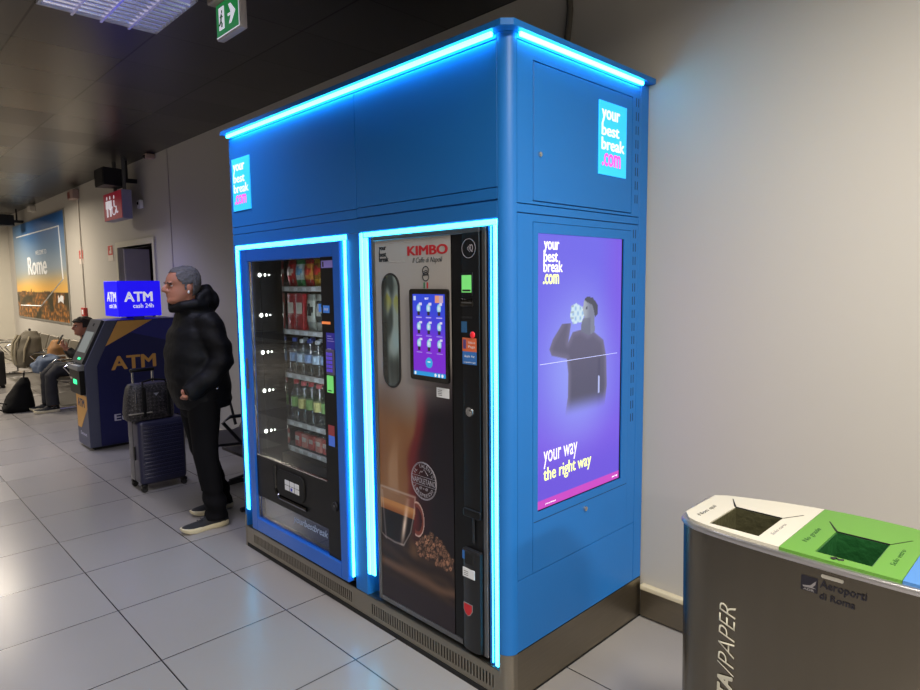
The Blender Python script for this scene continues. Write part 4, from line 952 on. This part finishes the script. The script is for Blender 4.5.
b.ball((MX, .050, 1.530), (.125, .062, .070), 18, Matrix.Rotation(-.5, 3, 'X')); b.ball((MX, .098, 1.515), (.115, .050, .082), 18, Matrix.Rotation(-.15, 3, 'X'))
b.tube([(MX-.095, -.02, 1.54), (MX-.085, .05, 1.58), (MX, .085, 1.598), (MX+.085, .05, 1.58), (MX+.095, -.02, 1.54)], [.028, .034, .038, .034, .028], 12)
ct = remesh(b, 'coat', coatm, MN, .011, 5)
displace(ct, lambda c: .006*noise.noise(Vector((c.x*7, c.y*7, c.z*16)))+(.004*math.sin(c.z*46+2*math.sin(c.y*9)) if .86 < c.z < 1.46 else 0)+.002*noise.noise(c*40))
q = MB(); q.ball((MX+.262, .01, .955), (.006, .008, .008), 8); q.build('snap_button', chrome, ct, True)
# trousers
b = MB(); b.stack(torso_profile(MX, [(.74, 0, .10, .12), (.82, 0, .135, .18), (.92, 0, .14, .18), (1.0, -.01, .13, .17)]), 24)
for L in LEG:
    L = [Vector(p) for p in L]
    b.tube([L[0]+Vector((0, 0, .02)), L[0]*.6+L[1]*.4+Vector((0, -.01, 0)), L[1], L[1]*.5+L[2]*.5, L[2]+Vector((0, 0, .03)), L[3]+Vector((0, -.010, -.004))], [.112, .100, .082, .073, .070, .074], 16)
tr = remesh(b, 'trousers', trou, MN, .011, 4)
displace(tr, lambda c: .007*noise.noise(Vector((c.x*5, c.y*5, c.z*9)))+(.006*math.sin(c.z*55+c.x*20) if c.z < .25 else 0))
solem = mat('cream_rubber_sole', (205, 195, 165), .5, noise_amt=.05); upm = mat('black_knit_upper', (20, 22, 26), .7, noise_amt=.2, nscale=40, bump=.3, bscale=120)
def shoe(par, x, heel, toe, rot=0., s=1.):
    R3 = Matrix.Rotation(rot, 3, 'Z'); C0 = Vector((x, (heel+toe)/2, 0)); L = heel-toe
    def T(u, v, z): p = R3 @ Vector((v, heel-u*L-C0.y, 0)); return (C0.x+p.x, C0.y+p.y, z)
    out = [(0, .028), (.03, .036), (.15, .040), (.35, .036), (.55, .042), (.72, .050), (.86, .046), (.95, .032), (1., .016)]
    ring = lambda z, o_, lift: [T(u*(1+o_*.15)-o_*.07, (w_+o_*.02), z+lift*max(0, u-.75)**2*1.2) for u, w_ in out]+[T(u*(1+o_*.15)-o_*.07, -(w_+o_*.02), z+lift*max(0, u-.75)**2*1.2) for u, w_ in out[::-1]]
    b = MB(); b.loft([ring(.001, -.2, .3), ring(.012, .0, .3), ring(.030, .04, .2), ring(.036, -.1, .15)]); so_ = b.build('shoe_sole', solem, par, True)
    b = MB(); n_ = 9; rings = []
    H_ = [(.0, .085), (.08, .100), (.2, .100), (.34, .098), (.48, .086), (.62, .066), (.78, .060), (.90, .056), (.96, .050), (.995, .040)]
    for u, hz in H_:
        w_ = next((a[1]+(c_[1]-a[1])*(u-a[0])/(c_[0]-a[0]) for a, c_ in zip(out, out[1:]) if a[0] <= u <= c_[0]), .02)
        top = .55 if u < .5 else .75
        rings.append([T(u, w_*.98*math.cos(t) if math.sin(t) < .2 else w_*.98*math.cos(t)*(1-(1-top)*math.sin(t)), .034+(hz-.034)*max(0, math.sin(t))) for t in [PI*i/12 for i in range(13)]]+[T(u, 0, .03)])
    b.loft(rings); up = b.build('shoe_upper', upm, par, True)
    b = MB()
    for i in range(4):
        u = .42+i*.07; b.tube([T(u, .024, .092-i*.009), T(u+.01, 0, .098-i*.0095), T(u, -.024, .092-i*.009)], .0028, 6)
    b.build('laces', mat('dark_laces', (34, 34, 40), .8), up, True)
    b = MB(); b.tube([T(.12, .0405, .06), T(.25, .0415, .072), T(.36, .038, .060)], .003, 6); b.build('side_stripe', mat('grey_reflective', (150, 150, 155), .4), up, True)
shoe(MN, -2.635, .075, -.235, -.03); shoe(MN, -2.93, .245, -.06, .05)
# seated person
PX = -8.15
PS = thing('person', 'person in black jacket with dark curly hair sitting on the bench holding a phone', 'person', (PX, .4, 0))
HS = (PX, .655, .975)
b = MB(); make_head(b, *HS, .98)
b.stack(torso_profile(PX, [(.46, .62, .12, .17), (.60, .66, .11, .15), (.80, .70, .11, .17), (.90, .70, .09, .15), (.95, .68, .06, .07)]), 20)
for sd in (-1, 1):
    b.tube([(PX+sd*.09, .60, .52), (PX+sd*.12, .22, .51), (PX+sd*.12, .18, .12), (PX+sd*.12, .18, .08)], [.07, .045, .038, .038], 12)
    b.tube([(PX+sd*.18, .68, .88), (PX+sd*.22, .58, .66), (PX+sd*.06, .40, .80)], [.045, .036, .026], 10)
    hand(b, (PX+sd*.06, .40, .80), (-sd*.35, -.45, .7), (sd*.3, -.7, -.5), 1., .7, sd)
bo = remesh(b, 'body', skin, PS, .0075, 3); face_parts(bo, *HS, .98, mat('black_brow', (20, 16, 16), .8))
b = MB(); b.loft(head_rings(HS[0], HS[1], HS[2], .98, .022)); hr2 = remesh(b, 'hair', mat('dark_brown_curly_hair', (30, 20, 18), .8, noise_amt=.4, nscale=60, bump=.8, bscale=60), PS, .009, 2)
def hl2(c):
    y = c.y-HS[1]; z = c.z-HS[2]
    return z > .165 if y < -.07 else (z > .10 if y < 0 else z > .02)
cut(hr2, hl2); displace(hr2, lambda c: .012*noise.noise(c*38)+.004)
so = hr2.modifiers.new('thickness', 'SOLIDIFY'); so.thickness = .01
b = MB(); b.stack(torso_profile(PX, [(.43, .60, .17, .21), (.55, .64, .17, .21), (.75, .69, .15, .21), (.87, .70, .13, .20), (.93, .685, .10, .12), (.975, .66, .085, .085)]), 28, 2.3)
for sd in (-1, 1): b.tube([(PX+sd*.15, .69, .88), (PX+sd*.22, .66, .80), (PX+sd*.24, .57, .66), (PX+sd*.15, .48, .72), (PX+sd*.075, .415, .785)], [.075, .075, .070, .058, .045], 14)
jk = remesh(b, 'jacket', mat('black_padded_cloth', (14, 14, 16), .6, bump=.3, bscale=20), PS, .012, 4); displace(jk, lambda c: .008*noise.noise(c*14))
b = MB(); b.ball((PX, .60, .50), (.19, .18, .11), 16)
for sd in (-1, 1): b.tube([(PX+sd*.09, .60, .52), (PX+sd*.12, .24, .535), (PX+sd*.12, .185, .47), (PX+sd*.12, .175, .28), (PX+sd*.12, .18, .09)], [.098, .085, .078, .072, .078], 14)
t2 = remesh(b, 'trousers', mat('charcoal_denim', (30, 31, 38), .8, noise_amt=.2, nscale=12), PS, .012, 4); displace(t2, lambda c: .006*noise.noise(c*16))
for sd in (-1, 1): shoe(PS, PX+sd*.12, .25, -.04, 0)
PH = MB().box(PX-.035, PX+.035, .335, .345, .86, 1.0, .004, 2, Matrix.Rotation(-.5, 3, 'X')).build('phone', black, None, True, label='dark phone held up by the person seated on the bench', cat='phone')
# ------------------------------------------------------------------ benches
perf = mat('perforated_grey_steel', (132, 126, 114), .4, .5, noise_amt=.08, nscale=40); perfd = mat('perforated_dark_steel', (62, 60, 64), .45, .5, noise_amt=.08, nscale=40)
def bench(name, label, x0, n, m_, y=.47, pitch=.66, am=None):
    am = am or chrome
    t = thing(name, label, 'bench', (x0-n*pitch/2, y, 0), 'airport benches along the wall')
    b = MB(); b.box(x0-n*pitch, x0, y-.03+.12, y+.03+.12, .33, .37, .006, 1); b.build('beam', darkgrey, t)
    for i in range(n):
        xc = x0-pitch*(i+.5)
        s = MB(); pr = [(-.24, .435), (-.225, .420), (-.20, .425), (.15, .395), (.20, .41), (.23, .46), (.33, .80), (.345, .81), (.35, .80), (.25, .45), (.215, .39), (.15, .375), (-.21, .405), (-.24, .415)]
        s.prism([(y+a, z) for a, z in pr], 'x', xc-.27, xc+.27); s.build('seat', m_, t, True)
    for i in range(n+1):
        xc = x0-pitch*i
        a = MB(); a.tube([(xc, y+.20, .42), (xc, y+.16, .62), (xc, y-.14, .635), (xc, y-.20, .60), (xc, y-.02, .37)], .014, 8); a.build('armrest', am, t, True)
    for xc in ([x0-pitch*.5, x0-pitch*(n-.5)] if n > 1 else [x0-pitch*.5]):
        l_ = MB(); l_.tube([(xc, y+.12, .34), (xc, y+.12, .06), (xc, y-.02, .035)], .018, 8); l_.tube([(xc, y-.24, .02), (xc, y+.38, .02)], .018, 8); l_.build('leg', am, t, True)
    return t
bench('bench', 'row of grey steel seats along the wall under the city poster', -7.75, 8, perf)
bench('bench', 'dark steel bench against the wall between the man and the kiosk', -2.42, 2, perfd, am=darkgrey)
# ------------------------------------------------------------------ belongings on and by the bench
def soft(name, label, cat, rows, m_, nn=24, p=2.6, amp=.015, vox=.014):
    b = MB(); b.stack(rows, nn, p); o = remesh(b, name, m_, None, vox, 3, label=label, cat=cat); displace(o, lambda c: amp*noise.noise(c*9)); return o
bkc = mat('olive_grey_canvas', (92, 86, 74), .8, noise_amt=.2, nscale=8, bump=.3, bscale=30)
bk = soft('backpack', 'olive-grey backpack with straps standing on the bench seat', 'backpack', [(-10.0, .28, .405, .14, .12), (-10.0, .28, .45, .19, .17), (-10.0, .30, .65, .20, .18), (-10.0, .33, .85, .17, .14), (-10.0, .35, .95, .10, .08)], bkc)
for dx in (-.09, .09):
    q = MB(); q.tube([(-10.0+dx, .20, .90), (-10.0+dx*1.1, .13, .78), (-10.0+dx*1.2, .11, .60), (-10.0+dx, .13, .46)], [.018]*4, 8); q.build('strap', mat('pale_webbing', (140, 132, 112), .8), bk, True)
q = MB(); q.tube([(-9.81, .20, .50), (-9.79, .22, .70), (-9.83, .30, .88)], .012, 6); q.build('side_strap', mat('pale_webbing'), bk, True)
q = MB(); q.tube([(-10.04, .34, .94), (-10.03, .34, .985), (-9.97, .34, .985), (-9.96, .34, .94)], .01, 6); q.build('grab_handle', black, bk, True)
soft('shoulder_bag', 'small tan leather bag on the bench seat next to the backpack', 'bag', [(-9.35, .52, .42, .10, .10), (-9.35, .52, .50, .16, .12), (-9.35, .54, .72, .15, .11), (-9.35, .56, .84, .10, .07)], mat('tan_leather', (146, 104, 60), .6, noise_amt=.2))
soft('folded_jacket', 'blue denim jacket lying bundled on the bench beside the seated person', 'jacket', [(-9.1, .35, .42, .16, .15), (-9.1, .36, .50, .24, .18), (-9.1, .38, .60, .20, .14), (-9.1, .40, .64, .10, .07)], mat('blue_denim_cloth', (74, 88, 112), .8, noise_amt=.4, nscale=10), amp=.05)
fb = soft('backpack', 'black backpack slumped on the floor before the seated person', 'backpack', [(-8.45, -.13, .004, .16, .15), (-8.45, -.13, .05, .19, .18), (-8.45, -.10, .20, .17, .14), (-8.45, -.06, .36, .11, .08), (-8.45, -.04, .44, .05, .04)], mat('black_nylon_cloth', (7, 7, 9), .85, noise_amt=.2, bump=.3, bscale=25, spec=.2))
q = MB(); q.tube([(-8.36, -.27, .12), (-8.33, -.35, .15), (-8.33, -.36, .07), (-8.36, -.30, .03), (-8.37, -.30, .012)], .010, 6); q.build('strap', black, fb, True)
q = MB(); q.tube([(-8.42, -.05, .42), (-8.40, -.05, .50), (-8.45, -.03, .52), (-8.48, -.04, .43)], .009, 6); q.build('grab_handle', black, fb, True)
cs = thing('suitcase', 'black suitcase standing on the floor at the far left edge', 'suitcase', (-10.9, -.03, 0))
MB().box(-11.15, -10.85, -.22, .13, .05, .60, .03, 3).build('shell', mat('black_shell', (16, 16, 18), .4, noise_amt=.1), cs, True)
for x in (-11.1, -10.9):
    for y in (-.18, .09): q = MB(); q.cyl((x-.012, y, .025), (x+.012, y, .025), .025, .025, 12); q.build('wheel', mat('rubber'), cs, True)
# ------------------------------------------------------------------ signs and fittings
sgn = thing('toilet_sign', 'hanging red toilet sign box with white figures and wheelchair above the doorway', 'sign', (-6.95, .785, 2.42))
MB().box(-7.29, -6.6, .73, .84, 2.415, 2.745, .003, 1).build('box', mat('pale_lilac_metal', (142, 142, 172), .45, .1, noise_amt=.03), sgn)
rf = MB().box(-7.285, -6.605, .726, .7305, 2.42, 2.74).build('red_face', mat('deep_red_glow_print', (134, 26, 44), .5, emit=(134, 26, 44), es=.35), sgn)  # weak emission added to brighten the printed face
for x in (-7.0, -6.66): q = MB(); q.cyl((x, .785, 2.745), (x, .785, H), .022, .022, 10); q.build('hanger', midgrey, sgn)
pale = mat('white_sign_glow_print', (230, 225, 230), .5, emit=(225, 220, 228), es=.45)  # emission added so the printed figures stay bright
def fig(x, skirt):
    q = MB(); q.ball((x, .724, 2.685), (.020, .003, .024), 10)
    if skirt: q.prism([(x-.03, 2.65), (x+.03, 2.65), (x+.05, 2.545), (x-.05, 2.545)], 'y', .722, .726)
    else: q.prism([(x-.035, 2.65), (x+.035, 2.65), (x+.03, 2.55), (x-.03, 2.55)], 'y', .722, .726)
    for s_ in (-1, 1):
        q.box(x+s_*.016-.011, x+s_*.016+.011, .722, .726, 2.46, 2.55); q.box(x+s_*.048-.007, x+s_*.048+.007, .722, .726, 2.56, 2.65)
    q.build('figure', pale, rf)
fig(-7.14, False); fig(-7.02, True)
q = MB(); q.ball((-6.87, .724, 2.68), (.020, .003, .024), 10); q.tube([(-6.87, .724, 2.64), (-6.865, .724, 2.57), (-6.80, .724, 2.565), (-6.775, .724, 2.49), (-6.74, .724, 2.50)], .009, 6); q.tube([(-6.89+.0+.07*math.cos(a)*1, .724, 2.53+.055*math.sin(a)) for a in [math.radians(130+230*i/16) for i in range(17)]], .007, 6)
q.build('wheelchair_symbol', pale, rf)
def speaker(x, label):
    t = thing('speaker', label, 'speaker', (x, .7, 2.8), 'wall speakers')
    q = MB(); q.prism([(x-.17, .56), (x+.17, .56), (x+.12, .80), (x-.12, .80)], 'z', 2.785, 2.985); q.build('cabinet', mat('speaker_black', (18, 18, 20), .6, noise_amt=.1), t)
    MB().box(x-.155, x+.155, .552, .559, 2.80, 2.97).build('grille', mat('dark_mesh', (40, 38, 38), .6, .3, noise_amt=.2, nscale=80), t)
    q = MB(); q.box(x-.02, x+.02, .79, .968, 2.85, 2.90); q.cyl((x, .86, 2.90), (x, .86, H), .015, .015, 8); q.build('bracket', darkgrey, t)
speaker(-6.80, 'black loudspeaker above the red toilet sign'); speaker(-13.3, 'black loudspeaker at the far left above the poster')
# posters and small wall pieces
PO = thing('city_poster', 'large framed poster of a city at sunset with white lettering', 'poster', (-12.3, .95, 1.9))
def rome(x, z):
    c = mixc((40, 98, 168), (150, 165, 178), sst(2.85, 1.9, z)); c = mixc(c, (238, 186, 96), sst(2.0, 1.55, z)); c = mixc(c, (150, 160, 160), .5*sst(-12.2, -14.4, x)*sst(1.6, 1.9, z))
    hz = 1.53+.03*noise.noise(Vector((x*1.5, 0, 2)))+.02*noise.noise(Vector((x*7, 0, 5)))
    if abs(x+13.0) < .05: hz += .07-abs(x+13.0)
    if z < hz:
        n = noise.noise(Vector((x*9, z*15, 1))); m_ = noise.noise(Vector((x*22, z*30, 4)))
        c = mixc((96, 76, 52), (196, 130, 66), sst(-.2, .45, n+.6*m_)); c = mixc(c, (54, 58, 46), .8*sst(.05, .4, noise.noise(Vector((x*1.7, z*4, 9))))); c = mixc(c, (70, 62, 50), .6*sst(hz-.06, hz, z))
    return c
MB().box(-14.36, -10.24, .955, .968, 1.0, 2.86).build('frame', mat('pale_aluminium_frame', (150, 148, 140), .5, .3), PO)
art('poster_picture', -14.32, -10.28, 1.03, 2.84, 130, 90, lambda x, z: (x, .9535, z), rome, mat('satin_poster', (100, 100, 100), .4, attr='base'), PO)
pw_ = mat('white_poster_print', (235, 238, 240), .5)
text('lettering', 'Rome', pw_, PO, (-13.1, .952, 1.84), FX, FZ, 1.52, .34, .025); text('lettering', 'WELCOME TO', pw_, PO, (-12.4, .952, 2.20), FX, FZ, .85, .08, .0)
q = MB(); q.tube([(-14.0, .9525, 2.61), (-10.58, .9525, 2.61), (-10.52, .9525, 1.75), (-12.25, .9525, 1.27), (-14.05, .9525, 1.25)], .012, 4); q.build('frame_line', pw_, PO)
q = MB(); q.prism([(-10.98, 1.34), (-10.94, 1.48), (-10.86, 1.42), (-10.76, 1.48), (-10.60, 1.46), (-10.62, 1.34), (-10.80, 1.38)], 'y', .9515, .9535); q.build('corner_logo', pw_, PO)
for i, (x, lab) in enumerate(((-9.42, 'red and white safety notice between the poster and the doorway'), (-7.98, 'red and white safety notice left of the toilet doorway'))):
    q = MB().box(x-.11, x+.11, WY-.006, WY-.0005, 1.96, 2.17).build('safety_notice', mat('notice_white', (215, 205, 195), .5), label=lab, cat='notice', group='safety notices')
    MB().box(x-.10, x+.10, WY-.0075, WY-.0062, 2.04, 2.165).build('red_field', mat('notice_red', (190, 60, 50), .5), q)
    MB().prism([(x-.04, 2.06), (x+.05, 2.06), (x+.05, 2.15), (x+.0, 2.15), (x+.0, 2.10), (x-.04, 2.10)], 'y', WY-.0085, WY-.0076).build('pictogram', mat('notice_white'), q)
q = MB(); q.cyl((-9.37, WY-.012, 1.30), (-9.37, WY-.012, 2.93), .011, .011, 8); q.build('conduit', mat('pale_conduit', (205, 200, 190), .5, noise_amt=.04), label='thin vertical conduit on the wall beside the poster', cat='conduit')
q = MB(); q.box(-9.62, -9.32, WY-.09, WY-.001, 2.92, 3.06, .006, 1); q = q.build('alarm_siren', mat('pale_pink_grey_plastic', (170, 145, 138), .5), label='small grey and red alarm box at the top of the conduit', cat='alarm'); MB().box(-9.60, -9.48, WY-.094, WY-.0895, 2.94, 3.03).build('red_lens', mat('dull_red_plastic', (130, 60, 55), .4), q)
q = MB(); q.box(-9.45, -9.29, WY-.05, WY-.001, 1.17, 1.30, .006, 1); q = q.build('call_point', mat('red_alarm_plastic', (170, 52, 46), .5), label='red fire alarm call point at the bottom of the conduit', cat='alarm'); MB().box(-9.41, -9.33, WY-.053, WY-.0495, 1.20, 1.27).build('glass_plate', white, q)
q = MB(); q.box(-6.70, -6.60, WY-.05, WY-.001, 2.54, 2.64, .012, 2); q = q.build('motion_sensor', mat('white_plastic'), smooth=True, label='small white sensor on the wall right of the toilet sign', cat='sensor'); qq = MB(); qq.ball((-6.65, WY-.05, 2.60), (.02, .012, .02), 10); qq.build('lens', black, q, True)
q = MB(); q.box(-6.24, -6.14, WY-.10, WY-.001, 3.05, 3.105, .01, 2); q = q.build('security_camera', mat('pale_pink_grey_plastic'), smooth=True, label='tiny security camera where the wall meets the ceiling', cat='camera'); qq = MB(); qq.ball((-6.19, WY-.10, 3.07), (.022, .018, .022), 10); qq.build('lens', black, q, True)
q = MB(); q.box(-12.4, -12.2, WY-.10, WY-.001, 2.98, 3.08, .01, 2); q.build('junction_box', mat('pale_conduit'), label='small grey box on the wall above the poster', cat='box')
# exit sign
ES = thing('exit_sign', 'green emergency exit sign with running figure and arrow hanging from the ceiling', 'sign', (-1.71, -.18, 2.9))
MB().box(-1.843, -1.572, -.198, -.160, 2.895, 3.075, .006, 2).build('housing', mat('pale_grey_housing', (178, 172, 172), .4), ES, True)
MB().box(-1.86, -1.56, -.235, -.14, 3.07, 3.109, .004, 1).build('ceiling_mount', mat('brown_grey_mount', (150, 138, 132), .4), ES)
sg = MB().box(-1.834, -1.584, -.2005, -.1975, 2.908, 3.066).build('green_face', mat('green_lit_face', (20, 120, 60), .4, emit=(20, 118, 58), es=.65), ES)
q = MB(); q.box(-1.838, -1.582, -.2003, -.199, 2.904, 2.908); q.box(-1.584, -1.580, -.2003, -.199, 2.904, 3.068); q.build('white_border', whitelit, ES)
q = MB(); q.prism([(-1.70, 2.992), (-1.665, 2.992), (-1.690, 3.035), (-1.665, 3.035), (-1.615, 2.988), (-1.665, 2.941), (-1.690, 2.941), (-1.665, 2.980), (-1.70, 2.980)], 'y', -.202, -.2006); q.build('arrow', whitelit, sg)
dq = MB().box(-1.802, -1.742, -.202, -.2006, 2.935, 3.045).build('door_symbol', whitelit, sg)
q = MB(); q.ball((-1.765, -.2026, 3.02), (.008, .001, .009), 8); q.tube([(-1.768, -.2026, 3.008), (-1.775, -.2026, 2.975), (-1.762, -.2026, 2.960), (-1.768, -.2026, 2.944)], .0048, 6); q.tube([(-1.775, -.2026, 2.976), (-1.788, -.2026, 2.962), (-1.798, -.2026, 2.960)], .0045, 6); q.tube([(-1.785, -.2026, 2.995), (-1.770, -.2026, 3.003), (-1.755, -.2026, 2.992)], .0035, 6)
q.build('running_figure', mat('sign_green_print', (20, 110, 55), .5), dq)
q = MB(); q.tube([(-.44, WY-.015, H), (-.43, WY-.015, 2.95), (-.45, WY-.02, 2.75), (-.50, WY-.03, 2.60), (-.52, .80, 2.53)], .016, 8); q.build('power_cable', mat('grey_brown_cable', (82, 78, 70), .6), smooth=True, label='thick cable running down the wall into the top of the kiosk', cat='cable')
# ------------------------------------------------------------------ lamps
def area(name, x, y, sx, sy, power, col, spread=130, z=H-.035, rot=(0, 0, 0)):
    L = bpy.data.lights.new(name, 'AREA'); L.shape = 'RECTANGLE'; L.size = sx; L.size_y = sy; L.energy = power; L.color = lin(col); L.spread = math.radians(spread)
    o = bpy.data.objects.new(name, L); C.objects.link(o); o.location = (x, y, z); o.rotation_euler = rot
    return o
warm = (255, 240, 218); cool = (226, 226, 255)
FIX = [(-2.20, -.565, 16, cool), (-5.90, -.43, 20, cool), (1.50, -.565, 85, (255, 246, 232)), (-9.6, -.43, 75, warm), (-13.3, -.43, 100, warm), (-17, -.43, 110, warm),
       (1.50, -4.2, 95, (255, 246, 232)), (-2.20, -4.2, 28, (240, 238, 245)), (-5.90, -4.2, 55, (245, 240, 235)), (-9.6, -4.2, 130, warm), (-13.3, -4.2, 130, warm), (5.2, -.565, 270, (255, 246, 232)), (5.2, -4.2, 170, (255, 246, 232))]
fx = thing('ceiling_light', 'square louvred ceiling light nearest above the kiosk front', 'light', (-2.20, -.565, H), 'louvred ceiling lights')
q = MB()
for a in ((-.3, -.285, -.3, .3), (.285, .3, -.3, .3), (-.3, .3, -.3, -.285), (-.3, .3, .285, .3)): q.box(-2.2+a[0], -2.2+a[1], -.565+a[2], -.565+a[3], H-.016, H-.001)
q.build('frame', mat('white_fixture_frame', (190, 188, 195), .4), fx)
q = MB(); q.box(-2.485, -1.915, -.85, -.28, H-.004, H-.002); q.build('reflector', mat('reflector_glow', (120, 120, 160), .3, .6, emit=(120, 120, 165), es=.55), fx)
q = MB()
for i in range(1, 4): q.box(-2.485, -1.915, -.85+.1425*i-.006, -.85+.1425*i+.006, H-.034, H-.005)
for i in range(1, 10): q.tube([(-2.485+.057*i, -.85, H-.016), (-2.485+.057*i, -.28, H-.016)], .012, 8)
q.build('louvre_grid', mat('polished_louvre', (200, 200, 222), .2, .9, emit=(150, 150, 185), es=.25), fx)
names = ['square louvred ceiling light farther left above the cash machine']
for i, (x, y, pw, cl) in enumerate(FIX):
    if i: 
        lab = names[0] if i == 1 else ('louvred ceiling light %s' % (['over the recycling bin', 'over the seats', 'over the poster', 'beyond the pillar', 'behind the camera', 'across the hall from the kiosk', 'across the hall from the cash machine', 'across the hall from the seats', 'across the hall from the poster', 'far right along the wall', 'far right across the hall'][i-2]))
        copy_tree(fx, loc=(x, y, H), label=lab)
    area('lamp', x, y, .5, .5, pw, cl, 120 if i < 2 else 165, H-.045)
# ------------------------------------------------------------------ camera and world
f_px = 635.207; cd = bpy.data.cameras.new('camera'); cd.sensor_width = 36; cd.lens = f_px/920*36; cd.clip_start = .05; cd.clip_end = 100
cam = bpy.data.objects.new('camera', cd); C.objects.link(cam)
fw = Vector((-.71201549, .69515346, -.0989728)); rt = Vector((.69929144, .71475964, -.01049481)); upv = Vector((-.06344625, .0766833, .9950348))
m = Matrix((rt, upv, -fw)).transposed().to_4x4(); m.translation = Vector((1.51434519, -1.72251448, 1.63080531)); cam.matrix_world = m
bpy.context.scene.camera = cam
wd = bpy.data.worlds.new('world'); bpy.context.scene.world = wd; wd.use_nodes = True
wd.node_tree.nodes['Background'].inputs['Color'].default_value = (.5, .5, .55, 1); wd.node_tree.nodes['Background'].inputs['Strength'].default_value = .1
vs = bpy.context.scene.view_settings; vs.view_transform = 'Standard'; vs.look = 'None'; vs.gamma = 1; vs.exposure = 0.0; vs.use_curve_mapping = False
